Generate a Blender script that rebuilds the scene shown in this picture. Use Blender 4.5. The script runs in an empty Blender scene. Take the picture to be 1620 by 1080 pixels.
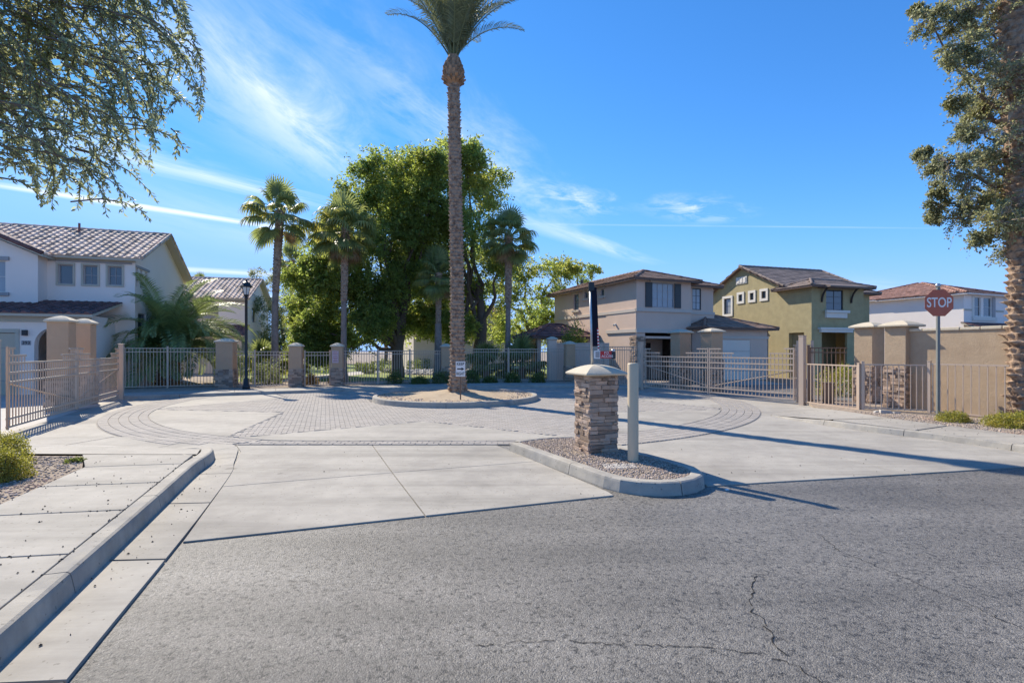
import bpy, math, random
import numpy as np
from mathutils import Vector, Matrix
random.seed(7); RNG = np.random.default_rng(11)
R = math.radians
S = bpy.context.scene
COL = S.collection

# ---------------------------------------------------------------- camera, sky, sun, exposure
CAMZ = 1.65
cam_d = bpy.data.cameras.new('camera'); cam = bpy.data.objects.new('camera', cam_d); COL.objects.link(cam)
cam.location = (0, 0, CAMZ); cam.rotation_euler = (R(90), 0, 0)
cam_d.lens = 18; cam_d.sensor_width = 36; cam_d.shift_y = 0.008; cam_d.clip_end = 2000; cam_d.clip_start = 0.05
S.camera = cam
SUN_AZ, SUN_EL = R(42.3), R(39.5)          # azimuth left of the view direction, elevation
sun_d = bpy.data.lights.new('sun', 'SUN'); sun = bpy.data.objects.new('sun', sun_d); COL.objects.link(sun)
sun_d.energy = 2.8; sun_d.angle = R(0.53); sun_d.color = (1.0, 0.90, 0.74)
to_sun = Vector((-math.sin(SUN_AZ) * math.cos(SUN_EL), math.cos(SUN_AZ) * math.cos(SUN_EL), math.sin(SUN_EL)))
sun.rotation_euler = to_sun.to_track_quat('Z', 'Y').to_euler()
sun.location = (-20, 30, 40)
S.view_settings.view_transform = 'Standard'; S.view_settings.look = 'None'
S.view_settings.gamma = 1.0; S.view_settings.use_curve_mapping = False
S.view_settings.exposure = 1.34
S.cycles.max_bounces = 8; S.cycles.diffuse_bounces = 6; S.cycles.glossy_bounces = 2; S.cycles.transmission_bounces = 4; S.cycles.transparent_max_bounces = 4

W = bpy.data.worlds.new('World'); S.world = W; W.use_nodes = True
nt = W.node_tree; nt.nodes.clear()
def N(tree, kind, **kw):
    n = tree.nodes.new(kind)
    for k, v in kw.items():
        if k.startswith('i_'): n.inputs[k[2:].replace('_', ' ')].default_value = v
        else: setattr(n, k, v)
    return n
def mth(tree, op, a, b=None, clamp=False):
    n = tree.nodes.new('ShaderNodeMath'); n.operation = op; n.use_clamp = clamp
    for i, v in enumerate((a, b)):
        if v is None: continue
        if isinstance(v, (int, float)): n.inputs[i].default_value = v
        else: tree.links.new(v, n.inputs[i])
    return n.outputs[0]
out = N(nt, 'ShaderNodeOutputWorld'); bg = N(nt, 'ShaderNodeBackground')
sky = N(nt, 'ShaderNodeTexSky', sky_type='NISHITA'); sky.sun_disc = False
sky.sun_elevation = SUN_EL; sky.sun_rotation = -SUN_AZ
sky.altitude = 3000; sky.air_density = 0.75; sky.dust_density = 0.0; sky.ozone_density = 3.2
SKY_STRENGTH = 0.15
bg.inputs['Strength'].default_value = SKY_STRENGTH
hsv = N(nt, 'ShaderNodeHueSaturation'); hsv.inputs['Saturation'].default_value = 1.24
wb = N(nt, 'ShaderNodeVectorMath', operation='MULTIPLY'); wb.inputs[1].default_value = (1.12, .97, .96)     # white balance of the sky light
nt.links.new(sky.outputs[0], hsv.inputs['Color']); nt.links.new(hsv.outputs[0], wb.inputs[0])
# thin cirrus and contrails on a plane high above the place
tc = N(nt, 'ShaderNodeTexCoord'); sx = N(nt, 'ShaderNodeSeparateXYZ'); nt.links.new(tc.outputs['Generated'], sx.inputs[0])
zc = mth(nt, 'MAXIMUM', sx.outputs[2], 0.03)
px, py = mth(nt, 'DIVIDE', sx.outputs[0], zc), mth(nt, 'DIVIDE', sx.outputs[1], zc)
cv = N(nt, 'ShaderNodeCombineXYZ'); nt.links.new(px, cv.inputs[0]); nt.links.new(py, cv.inputs[1])
def streak(x0, y0, x1, y1, width, soft, amp, nscale=3.0, seed=0.0, thr=0.35, stretch=5.0):
    """one streak of cloud between two points of the cloud plane"""
    L = math.hypot(x1 - x0, y1 - y0); cx, cy = (x1 - x0) / L, (y1 - y0) / L
    a = mth(nt, 'ADD', mth(nt, 'MULTIPLY', mth(nt, 'SUBTRACT', px, x0), cx), mth(nt, 'MULTIPLY', mth(nt, 'SUBTRACT', py, y0), cy))
    d = mth(nt, 'SUBTRACT', mth(nt, 'MULTIPLY', mth(nt, 'SUBTRACT', py, y0), cx), mth(nt, 'MULTIPLY', mth(nt, 'SUBTRACT', px, x0), cy))
    c2 = N(nt, 'ShaderNodeCombineXYZ'); nt.links.new(mth(nt, 'MULTIPLY', a, nscale / stretch), c2.inputs[0]); nt.links.new(mth(nt, 'MULTIPLY', d, nscale), c2.inputs[1])
    c2.inputs[2].default_value = seed
    nz = N(nt, 'ShaderNodeTexNoise'); nz.inputs['Scale'].default_value = 1.0; nz.inputs['Detail'].default_value = 10; nz.inputs['Roughness'].default_value = 0.66
    nz.inputs['Distortion'].default_value = 0.4
    nt.links.new(c2.outputs[0], nz.inputs['Vector'])
    dw = mth(nt, 'ADD', d, mth(nt, 'MULTIPLY', mth(nt, 'SUBTRACT', nz.outputs[0], 0.5), width * 1.2))
    m = mth(nt, 'SUBTRACT', 1.0, mth(nt, 'DIVIDE', mth(nt, 'ABSOLUTE', dw), width), True)
    m = mth(nt, 'POWER', m, soft)
    e = mth(nt, 'MULTIPLY', mth(nt, 'DIVIDE', a, L * 0.35, True), mth(nt, 'DIVIDE', mth(nt, 'SUBTRACT', L, a), L * 0.35, True))
    n2 = mth(nt, 'MULTIPLY', mth(nt, 'SUBTRACT', nz.outputs[0], thr), 2.6, True)
    return mth(nt, 'MULTIPLY', mth(nt, 'MULTIPLY', m, e), mth(nt, 'MULTIPLY', n2, amp))
tot = None
for args in ((-1.12, 1.0, -0.98, 3.4, 0.46, 1.3, 0.68, 3.4, 0.3, .36, 2.6),
             (-0.85, 0.9, 0.55, 4.6, 0.36, 1.3, 0.60, 3.4, 4.1, .38, 2.6),
             (0.05, 3.0, 0.75, 3.9, 0.30, 1.3, 0.85, 5.0, 6.1, .43, 1.6), (0.85, 3.35, 1.75, 4.05, 0.34, 1.3, 0.85, 4.6, 12.1, .44, 1.6),
             (-2.6, 1.6, -1.5, 3.0, 0.5, 1.3, 0.5, 3.0, 15.1, .40, 2.4),
             (-3.6, 2.7, -1.3, 4.75, 0.10, 0.8, 0.95, 5.0, 2.2, .25, 6),
             (-2.3, 2.3, -1.15, 3.75, 0.22, 1.0, 0.75, 3.5, 7.7, .32, 5),
             (-0.25, 3.5, 1.75, 6.1, 0.22, 1.0, 0.62, 3.2, 9.3, .30, 5),
             (-0.6, 4.05, 4.1, 4.25, 0.035, 0.8, 0.17, 5.0, 1.1, .2, 9),
             
             (-6.5, 5.2, -2.0, 7.4, 0.35, 0.9, 0.7, 2.2, 6.4, .25, 6),
             (-9, 9.0, 0.5, 10.5, 0.7, 0.9, 0.55, 1.5, 8.4, .28, 6),
             (-3.2, 2.2, -1.6, 6.5, 1.1, 1.2, 0.22, 1.2, 3.4, .25, 3),
             (2.5, 6.5, 9.5, 10.0, 0.9, 1.1, 0.16, 1.4, 2.9, .3, 5)):
    t = streak(*args)
    tot = t if tot is None else mth(nt, 'ADD', tot, t)
tot = mth(nt, 'MINIMUM', tot, 0.85)
mixc = N(nt, 'ShaderNodeMix', data_type='RGBA'); nt.links.new(tot, mixc.inputs['Factor'])
sp_ = N(nt, 'ShaderNodeSeparateXYZ'); nt.links.new(wb.outputs[0], sp_.inputs[0]); cb_ = N(nt, 'ShaderNodeCombineXYZ')
for i_, m_ in enumerate((1.1, 1.9, 3.6)):                     # the camera's soft shoulder: the bright haze near the sun stays pale blue
    q_ = mth(nt, 'POWER', mth(nt, 'DIVIDE', sp_.outputs[i_], m_), 4.0)
    nt.links.new(mth(nt, 'MULTIPLY', sp_.outputs[i_], mth(nt, 'POWER', mth(nt, 'ADD', q_, 1.0), -.25)), cb_.inputs[i_])
nt.links.new(cb_.outputs[0], mixc.inputs[6]); mixc.inputs[7].default_value = (3.6, 3.65, 3.75, 1)
nt.links.new(mixc.outputs[2], bg.inputs['Color']); nt.links.new(bg.outputs[0], out.inputs[0])

# ---------------------------------------------------------------- helpers
def gp(x, y, z=0.0):
    """ground point seen at pixel (x, y) of the 1620 x 1080 photograph, at height z"""
    D = 810 * (CAMZ - z) / (y - 553.0)
    return ((x - 810) / 810 * D, D)
def at(x, y, D): return Vector(((x - 810) / 810 * D, D, CAMZ + (553 - y) / 810 * D))

class MB:
    def __init__(s): s.v = []; s.f = []
    def poly(s, pts): 
        k = len(s.v); s.v += [tuple(p) for p in pts]; s.f.append(tuple(range(k, k + len(pts))))
    def hexa(s, p):     # 8 points: bottom 4 ccw, top 4 ccw
        k = len(s.v); s.v += [tuple(q) for q in p]
        s.f += [tuple(k + i for i in f) for f in ((3, 2, 1, 0), (4, 5, 6, 7), (0, 1, 5, 4), (1, 2, 6, 5), (2, 3, 7, 6), (3, 0, 4, 7))]
    def box(s, x0, x1, y0, y1, z0, z1):
        s.hexa([(x0, y0, z0), (x1, y0, z0), (x1, y1, z0), (x0, y1, z0), (x0, y0, z1), (x1, y0, z1), (x1, y1, z1), (x0, y1, z1)])
    def prism(s, pts, z0, z1):
        n = len(pts); k = len(s.v)
        s.v += [(p[0], p[1], z0) for p in pts] + [(p[0], p[1], z1) for p in pts]
        s.f.append(tuple(k + n - 1 - i for i in range(n))); s.f.append(tuple(k + n + i for i in range(n)))
        for i in range(n): j = (i + 1) % n; s.f.append((k + i, k + j, k + n + j, k + n + i))
    def tube(s, pts, rad, n=8, cap=True):
        pts = [Vector(p) for p in pts]; k = len(s.v); m = len(pts)
        if not hasattr(rad, '__len__'): rad = [rad] * m
        ref = Vector((0.31, 0.87, 0.2)).normalized()
        for i, p in enumerate(pts):
            t = (pts[min(i + 1, m - 1)] - pts[max(i - 1, 0)]).normalized()
            a = t.cross(ref)
            if a.length < 1e-3: a = t.cross(Vector((1, 0, 0)))
            a.normalize(); b = t.cross(a)
            for j in range(n):
                an = 2 * math.pi * j / n
                q = p + (a * math.cos(an) + b * math.sin(an)) * rad[i]; s.v.append(tuple(q))
        for i in range(m - 1):
            for j in range(n):
                j2 = (j + 1) % n
                s.f.append((k + i * n + j, k + i * n + j2, k + (i + 1) * n + j2, k + (i + 1) * n + j))
        if cap:
            s.f.append(tuple(k + n - 1 - j for j in range(n))); s.f.append(tuple(k + (m - 1) * n + j for j in range(n)))
    def lathe(s, prof, n=16, cx=0, cy=0, rot=0.0):
        k = len(s.v); m = len(prof)
        for r, z in prof:
            for j in range(n):
                an = 2 * math.pi * j / n + rot; s.v.append((cx + r * math.cos(an), cy + r * math.sin(an), z))
        for i in range(m - 1):
            for j in range(n):
                j2 = (j + 1) % n; s.f.append((k + i * n + j, k + i * n + j2, k + (i + 1) * n + j2, k + (i + 1) * n + j))
        s.f.append(tuple(k + n - 1 - j for j in range(n))); s.f.append(tuple(k + (m - 1) * n + j for j in range(n)))
    def mesh(s, name, mat, smooth=False):
        me = bpy.data.meshes.new(name); me.from_pydata(s.v, [], s.f); me.materials.append(MAT[mat] if isinstance(mat, str) else mat)
        if smooth: me.shade_smooth()
        return me
    def build(s, name, mat, parent=None, smooth=False, bevel=0, fix=True):
        me = s.mesh(name, mat, smooth)
        if fix:
            import bmesh
            bm = bmesh.new(); bm.from_mesh(me); bmesh.ops.recalc_face_normals(bm, faces=bm.faces); bm.to_mesh(me); bm.free()
        o = link(name, me, parent)
        if bevel:
            b = o.modifiers.new('bevel', 'BEVEL'); b.width = bevel; b.segments = 2; b.limit_method = 'ANGLE'; b.angle_limit = R(40)
        return o
def link(name, data, parent=None, loc=None, rz=None, scale=None):
    o = bpy.data.objects.new(name, data); COL.objects.link(o); o.parent = parent
    if loc is not None: o.location = loc
    if rz is not None: o.rotation_euler = (0, 0, rz)
    if scale is not None: o.scale = scale
    return o
def tag(o, label=None, cat=None, group=None, kind=None):
    if label: o['label'] = label
    if cat: o['category'] = cat
    if group: o['group'] = group
    if kind: o['kind'] = kind
    return o
GROUPS = {'gate_pillar': 'capped stucco pillars along the gates and fences', 'fence': 'picket fence runs around the turnaround', 'driveway_gate': 'double swing gates of the two drives',
          'gate_post': 'square steel gate posts', 'fan_palm': 'fan palms around the park', 'shade_tree': 'broad-leaved trees in and behind the park', 'shrub': 'small shrubs in the planting beds and park',
          'fan_bush': 'fan-leaved bushes behind the back fence', 'bush': 'bushes against the houses and fences'}
def thing(name, label, cat, loc=(0, 0, 0), rz=0.0, group=None):
    group = group or GROUPS.get(name)
    o = bpy.data.objects.new(name, None); COL.objects.link(o); o.location = loc; o.rotation_euler = (0, 0, rz); o.empty_display_size = .2
    return tag(o, label, cat, group)
def struct(o, label=None, cat=None):
    o['kind'] = 'structure'
    return tag(o, label, cat)
def np_mesh(name, V, F, mat, smooth=False):
    """V (n,3), F (m,k) arrays"""
    me = bpy.data.meshes.new(name); V = np.ascontiguousarray(V, dtype=np.float32); F = np.ascontiguousarray(F, dtype=np.int32)
    m, k = F.shape
    me.vertices.add(len(V)); me.vertices.foreach_set('co', V.ravel())
    me.loops.add(m * k); me.loops.foreach_set('vertex_index', F.ravel())
    me.polygons.add(m); me.polygons.foreach_set('loop_start', np.arange(0, m * k, k, dtype=np.int32))
    me.update(calc_edges=True); me.materials.append(MAT[mat])
    if smooth: me.shade_smooth()
    return me

# ---------------------------------------------------------------- materials
MAT = {}
def mat(name, col, rough=0.8, var=0.12, vscale=3.0, bump=0.0, bscale=60.0, metallic=0.0, spec=0.5, island=0.0, col2=None, c2scale=1.0, c2amt=0.5,
        bump2=0.0, b2scale=8.0, speck=0.0, speckscale=200.0, coords='Object', translucent=0.0, speckcol=(0.02, 0.02, 0.02), streak=0.0, spots=0.0):
    m = bpy.data.materials.new(name); m.use_nodes = True; t = m.node_tree; MAT[name] = m
    b = t.nodes['Principled BSDF']; L = t.links.new
    b.inputs['Roughness'].default_value = rough; b.inputs['Metallic'].default_value = metallic; b.inputs['Specular IOR Level'].default_value = spec
    tc = N(t, 'ShaderNodeTexCoord'); co = tc.outputs[coords]
    def noise(scale, detail=5, rough=0.6):
        n = N(t, 'ShaderNodeTexNoise'); n.inputs['Scale'].default_value = scale; n.inputs['Detail'].default_value = detail; n.inputs['Roughness'].default_value = rough
        L(co, n.inputs['Vector']); return n.outputs[0]
    cur = N(t, 'ShaderNodeRGB'); cur.outputs[0].default_value = (*col, 1); cur = cur.outputs[0]
    if col2:
        mx = N(t, 'ShaderNodeMix', data_type='RGBA'); L(cur, mx.inputs[6]); mx.inputs[7].default_value = (*col2, 1)
        if island and c2scale == 0:
            g = N(t, 'ShaderNodeNewGeometry'); f = mth(t, 'POWER', g.outputs['Random Per Island'], 1.0 / max(c2amt, .05) - .8 if c2amt < .5 else 1.0)
            L(f, mx.inputs['Factor'])
        else:
            f = mth(t, 'MULTIPLY', mth(t, 'SUBTRACT', noise(c2scale), 0.62 - 0.3 * c2amt), 5.0, True); L(f, mx.inputs['Factor'])
        cur = mx.outputs[2]
    fac = None
    if var:
        fac = mth(t, 'ADD', mth(t, 'MULTIPLY', mth(t, 'SUBTRACT', noise(vscale), 0.5), 2.6 * var), 1.0)
    if island:
        g = N(t, 'ShaderNodeNewGeometry'); oi = N(t, 'ShaderNodeObjectInfo'); f = mth(t, 'ADD', mth(t, 'MULTIPLY', mth(t, 'SUBTRACT', mth(t, 'FRACT', mth(t, 'ADD', g.outputs['Random Per Island'], oi.outputs['Random'])), 0.5), 2 * island), 1.0)
        fac = f if fac is None else mth(t, 'MULTIPLY', fac, f)
    if streak:
        for ang, sc_, w_ in ((70, (.14, 2.2, 1), 1.0), (-20, (.5, .5, 1), .8)):
            mp = N(t, 'ShaderNodeMapping'); mp.inputs['Rotation'].default_value = (0, 0, R(-ang)); mp.inputs['Scale'].default_value = sc_; L(co, mp.inputs['Vector'])
            ns = N(t, 'ShaderNodeTexNoise'); ns.inputs['Scale'].default_value = 1.0; ns.inputs['Detail'].default_value = 8; ns.inputs['Roughness'].default_value = .68; L(mp.outputs[0], ns.inputs['Vector'])
            f = mth(t, 'SUBTRACT', 1.0, mth(t, 'MULTIPLY', mth(t, 'MULTIPLY', mth(t, 'SUBTRACT', ns.outputs[0], .47), 3.2, True), streak * w_))
            fac = f if fac is None else mth(t, 'MULTIPLY', fac, f)
    if spots:
        for sc_, th_, am_ in ((1.1, .075, .30), (3.4, .05, .35), (9.0, .06, .3)):
            v = N(t, 'ShaderNodeTexVoronoi'); v.inputs['Scale'].default_value = sc_; v.inputs['Randomness'].default_value = 1.0; L(co, v.inputs['Vector'])
            sep = N(t, 'ShaderNodeSeparateColor'); L(v.outputs['Color'], sep.inputs[0])
            rad_ = mth(t, 'MULTIPLY', mth(t, 'MULTIPLY', sep.outputs[0], sep.outputs[1]), th_ * 2.2)
            d_ = mth(t, 'ADD', v.outputs['Distance'], mth(t, 'MULTIPLY', mth(t, 'SUBTRACT', noise(sc_ * 9), .5), th_ * .9))
            f = mth(t, 'SUBTRACT', 1.0, mth(t, 'MULTIPLY', mth(t, 'MULTIPLY', mth(t, 'SUBTRACT', rad_, d_), 3.0 / th_, True), am_ * spots))
            fac = f if fac is None else mth(t, 'MULTIPLY', fac, f)
    if fac is not None:
        vm = N(t, 'ShaderNodeVectorMath', operation='SCALE'); L(cur, vm.inputs[0]); L(fac, vm.inputs['Scale']); cur = vm.outputs[0]
    if speck:
        v = N(t, 'ShaderNodeTexVoronoi'); v.inputs['Scale'].default_value = speckscale; L(co, v.inputs['Vector'])
        mx = N(t, 'ShaderNodeMix', data_type='RGBA'); sp = N(t, 'ShaderNodeSeparateColor'); L(v.outputs['Color'], sp.inputs[0])
        L(mth(t, 'MULTIPLY', mth(t, 'GREATER_THAN', sp.outputs[0], 1 - speck), 0.75), mx.inputs['Factor'])
        L(cur, mx.inputs[6]); mx.inputs[7].default_value = (*speckcol, 1); cur = mx.outputs[2]
    L(cur, b.inputs['Base Color'])
    if bump or bump2:
        prev = None
        for amt, sc in ((bump2, b2scale), (bump, bscale)):
            if not amt: continue
            bn = N(t, 'ShaderNodeBump'); bn.inputs['Strength'].default_value = 1.0; bn.inputs['Distance'].default_value = amt
            L(noise(sc, 4, .65), bn.inputs['Height'])
            if prev: L(prev, bn.inputs['Normal'])
            prev = bn.outputs[0]
        L(prev, b.inputs['Normal'])
    if translucent:
        tr = N(t, 'ShaderNodeBsdfTranslucent'); ms = N(t, 'ShaderNodeMixShader'); ms.inputs[0].default_value = translucent
        hs = N(t, 'ShaderNodeHueSaturation'); hs.inputs['Value'].default_value = 2.3; hs.inputs['Saturation'].default_value = 1.1; hs.inputs['Hue'].default_value = .485
        L(cur, hs.inputs['Color']); L(hs.outputs[0], tr.inputs[0])
        o = t.nodes['Material Output']; L(b.outputs[0], ms.inputs[1]); L(tr.outputs[0], ms.inputs[2]); L(ms.outputs[0], o.inputs[0])
    return m
mat('concrete', (.395, .365, .315), .85, .14, 5.0, .0015, 180, col2=(.31, .285, .25), c2scale=.55, c2amt=.5, bump2=.004, b2scale=3, speck=.012, speckscale=70, speckcol=(.2, .18, .15), streak=.38, spots=1.0)
mat('concrete_pale', (.46, .43, .39), .85, .08, 1.2, .0015, 180, col2=(.40, .375, .335), c2scale=.7, c2amt=.5)
mat('kerb_concrete', (.41, .375, .315), .85, .18, 4.5, .002, 120, col2=(.30, .285, .26), c2scale=1.8, c2amt=.5, bump2=.006, b2scale=6, speck=.01, speckscale=60, speckcol=(.16, .15, .13), streak=.3)
mat('joint_sand', (.31, .28, .24), .95, .2, 8)
mat('paver', (.365, .33, .29), .85, .08, 1.0, .002, 90, island=.11, col2=(.34, .312, .28), c2scale=.5, c2amt=.55)
mat('crack', (.012, .012, .013), 1.0, 0)
mat('gravel', (.36, .29, .22), .95, .25, 30, .012, 55, col2=(.25, .19, .15), c2scale=9, c2amt=.5, speck=.15, speckscale=50, speckcol=(.16, .12, .1))
mat('granite_fines', (.43, .335, .225), .95, .15, 6, .006, 80, col2=(.35, .26, .17), c2scale=1.3, c2amt=.5)
mat('pebble', (.38, .31, .26), .9, .1, 20, .0, island=.55, col2=(.42, .27, .20), c2scale=1.2, c2amt=.4)
mat('river_rock', (.3, .29, .28), .85, .1, 10, island=.4)
mat('dirt', (.30, .235, .175), .95, .25, 1.2, .02, 30, col2=(.22, .18, .13), c2scale=.4, c2amt=.5)
mat('metal_tan', (.54, .42, .32), .5, .06, 2, spec=.4)
mat('metal_brown', (.18, .11, .07), .5, .06, 2)
mat('bollard_paint', (.58, .47, .32), .55, .05, 3, .0008, 40)
mat('steel', (.45, .46, .47), .38, .08, 6, metallic=.85)
mat('post_steel', (.20, .21, .20), .6, .15, 6, metallic=.25)
mat('black_metal', (.012, .014, .018), .4, 0)
mat('dark_panel', (.010, .010, .022), .75, 0, spec=.2)
mat('stucco_tan', (.46, .345, .23), .92, .14, 3.0, .010, 90, bump2=.008, b2scale=16, col2=(.40, .29, .19), c2scale=1.6, c2amt=.35)
mat('stucco_pillar', (.54, .355, .22), .92, .12, 2.4, .008, 80, bump2=.006, b2scale=16)
mat('cap_cream', (.56, .49, .37), .85, .12, 4, .003, 60, bump2=.008, b2scale=7)
mat('stone', (.40, .285, .205), .9, .18, 14, .006, 60, island=.42, col2=(.34, .27, .22), c2scale=3.2, c2amt=.5, bump2=.012, b2scale=22)
mat('stucco_grey', (.88, .77, .68), .92, .05, .8, .006, 60)
mat('stucco_taupe', (.69, .52, .41), .92, .08, .9, .006, 60)
mat('stucco_band', (.60, .52, .44), .9, .06, 2)
mat('stucco_green', (.385, .325, .175), .92, .22, 2.6, .008, 45)
mat('stucco_white', (.84, .77, .71), .92, .05, 1, .004, 60)
mat('trim_cream', (.50, .46, .37), .85, .05, 3)
mat('trim_white', (.70, .67, .60), .8, .05, 3)
mat('trim_grey', (.36, .345, .34), .85, .05, 3)
mat('tile_sand', (.60, .46, .36), .85, .08, 6, island=.38, col2=(.46, .34, .265), c2scale=2.2, c2amt=.4)
mat('tile_maroon', (.17, .085, .075), .85, .1, 6, island=.3)
mat('tile_brown', (.27, .175, .13), .85, .1, 5, island=.3)
mat('tile_grey', (.24, .185, .155), .85, .1, 5, island=.25)
mat('tile_red', (.30, .165, .125), .85, .1, 5, island=.25)
mat('underlay', (.16, .11, .09), .95, .1, 5)
mat('glass', (.06, .085, .11), .06, 0, spec=.9)
mat('glass_pale', (.30, .33, .36), .12, .25, .8, spec=.8)
mat('shutter', (.055, .065, .07), .6, .08, 4)
mat('garage_door', (.78, .67, .56), .6, .05, 2)
mat('garage_tan', (.50, .43, .32), .6, .05, 2)
mat('door_dark', (.045, .02, .018), .4, .1, 4)
mat('interior_dark', (.05, .04, .035), .9, .1, 2)
mat('sign_red', (.46, .105, .05), .42, .10, 6, col2=(.46, .12, .07), c2scale=5, c2amt=.4)
mat('sign_bright_red', (.5, .02, .02), .4, .04, 4)
mat('sign_white', (.75, .74, .72), .5, .05, 4)
mat('sign_pink', (.62, .46, .46), .6, .08, 8)
mat('sign_faded_red', (.45, .16, .16), .6, .1, 8)
mat('ink', (.02, .02, .02), .5, 0)
mat('lamp_glass', (.62, .62, .58), .2, .05, 4, spec=.7)
mat('palm_trunk', (.38, .27, .19), .95, .35, 16, .014, 50, col2=(.17, .105, .07), c2scale=7, c2amt=.55)
mat('palm_boots', (.30, .185, .11), .95, .25, 20, .006, 60, island=.35)
mat('fan_trunk', (.27, .215, .18), .95, .3, 9, .012, 30, col2=(.19, .145, .12), c2scale=3, c2amt=.5)
mat('bark', (.16, .12, .09), .95, .3, 9, .015, 26)
mat('bark_pale', (.34, .28, .21), .95, .3, 9, .012, 30)
mat('leaf_dark', (.185, .245, .07), .5, .1, .6, island=.4, col2=(.19, .215, .045), c2scale=.28, c2amt=.5, translucent=.52)
mat('leaf_mid', (.22, .28, .08), .5, .1, .6, island=.4, col2=(.23, .235, .055), c2scale=.3, c2amt=.55, translucent=.54)
mat('leaf_olive', (.19, .225, .10), .6, .1, .7, island=.35, translucent=.35)
mat('leaf_grey', (.25, .285, .17), .55, .1, .8, island=.45, col2=(.21, .21, .07), c2scale=1.4, c2amt=.5, translucent=.38)
mat('leaf_oak', (.22, .235, .13), .5, .1, .8, island=.45, col2=(.20, .20, .07), c2scale=.9, c2amt=.4, translucent=.35)
mat('leaf_hedge', (.12, .155, .04), .55, .1, 2, island=.4, translucent=.3)
mat('leaf_shrub', (.24, .25, .05), .55, .1, 3, island=.35, col2=(.33, .29, .07), c2scale=5, c2amt=.5, translucent=.35)
mat('leaf_dry', (.22, .17, .075), .7, .1, 3, island=.35, translucent=.25)
mat('frond', (.21, .265, .10), .42, .1, 1.2, island=.35, translucent=.26)
mat('frond_date', (.15, .17, .08), .45, .1, 1.2, island=.3, translucent=.28)
mat('frond_fan', (.17, .205, .075), .45, .12, 1.0, island=.25, col2=(.29, .27, .08), c2scale=1.1, c2amt=.4, translucent=.42)
mat('frond_dead', (.28, .20, .11), .8, .15, 3, island=.3, translucent=.15)
mat('petiole', (.22, .20, .08), .6, .1, 4)
mat('grass', (.20, .26, .05), .9, .22, 1.5, .02, 60, col2=(.28, .27, .08), c2scale=.5, c2amt=.5)
mat('pod', (.05, .035, .028), .9, .1, 9, island=.5)
def asphalt_material():
    m = bpy.data.materials.new('asphalt'); m.use_nodes = True; t = m.node_tree; MAT['asphalt'] = m; L = t.links.new
    b = t.nodes['Principled BSDF']; tc = N(t, 'ShaderNodeTexCoord'); co = tc.outputs['Object']
    def tex(kind, sc, **kw):
        n = N(t, kind); n.inputs['Scale'].default_value = sc
        for k, v in kw.items(): n.inputs[k].default_value = v
        L(co, n.inputs['Vector']); return n
    v1 = tex('ShaderNodeTexVoronoi', 120.0); sc = N(t, 'ShaderNodeSeparateColor'); L(v1.outputs['Color'], sc.inputs[0])
    n1 = tex('ShaderNodeTexNoise', .55, Detail=5.0, Roughness=.6); n2 = tex('ShaderNodeTexNoise', 27.0, Detail=6.0, Roughness=.74)
    n3 = tex('ShaderNodeTexNoise', 130.0, Detail=3.0)
    ramp = N(t, 'ShaderNodeValToRGB'); L(sc.outputs[0], ramp.inputs[0])
    e = ramp.color_ramp.elements; e[0].position = 0; e[0].color = (.108, .099, .088, 1); e[1].position = 1; e[1].color = (.30, .275, .24, 1)
    for p, c in ((.45, (.155, .143, .126, 1)), (.85, (.198, .183, .16, 1)), (.965, (.205, .195, .18, 1))):
        x = e.new(p); x.color = c
    f = mth(t, 'ADD', mth(t, 'MULTIPLY', mth(t, 'SUBTRACT', n1.outputs[0], .5), 1.15), mth(t, 'ADD', mth(t, 'MULTIPLY', mth(t, 'SUBTRACT', n2.outputs[0], .5), 1.5), 1.0))
    mp = N(t, 'ShaderNodeMapping'); mp.inputs['Rotation'].default_value = (0, 0, R(-14)); mp.inputs['Scale'].default_value = (.16, 1.5, 1); L(co, mp.inputs['Vector'])
    n4 = N(t, 'ShaderNodeTexNoise'); n4.inputs['Scale'].default_value = 1.0; n4.inputs['Detail'].default_value = 6; L(mp.outputs[0], n4.inputs['Vector'])
    f = mth(t, 'MULTIPLY', f, mth(t, 'ADD', mth(t, 'MULTIPLY', mth(t, 'SUBTRACT', n4.outputs[0], .5), 1.5), 1.0))
    s = N(t, 'ShaderNodeVectorMath', operation='SCALE'); L(ramp.outputs[0], s.inputs[0]); L(f, s.inputs['Scale'])
    # near-black pits between the stones, where the coarse noise dips
    hole = mth(t, 'MULTIPLY', mth(t, 'SUBTRACT', .45, n2.outputs[0]), 14.0, True)
    mx = N(t, 'ShaderNodeMix', data_type='RGBA'); L(hole, mx.inputs['Factor']); L(s.outputs[0], mx.inputs[6]); mx.inputs[7].default_value = (.028, .027, .026, 1)
    L(mx.outputs[2], b.inputs['Base Color']); b.inputs['Roughness'].default_value = .56; b.inputs['Specular IOR Level'].default_value = .62
    h = mth(t, 'ADD', mth(t, 'MULTIPLY', v1.outputs['Distance'], -.5), mth(t, 'ADD', mth(t, 'MULTIPLY', n3.outputs[0], .5), mth(t, 'MULTIPLY', n2.outputs[0], 1.3)))
    bn = N(t, 'ShaderNodeBump'); bn.inputs['Distance'].default_value = .008; L(h, bn.inputs['Height']); L(bn.outputs[0], b.inputs['Normal'])
asphalt_material()

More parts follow.
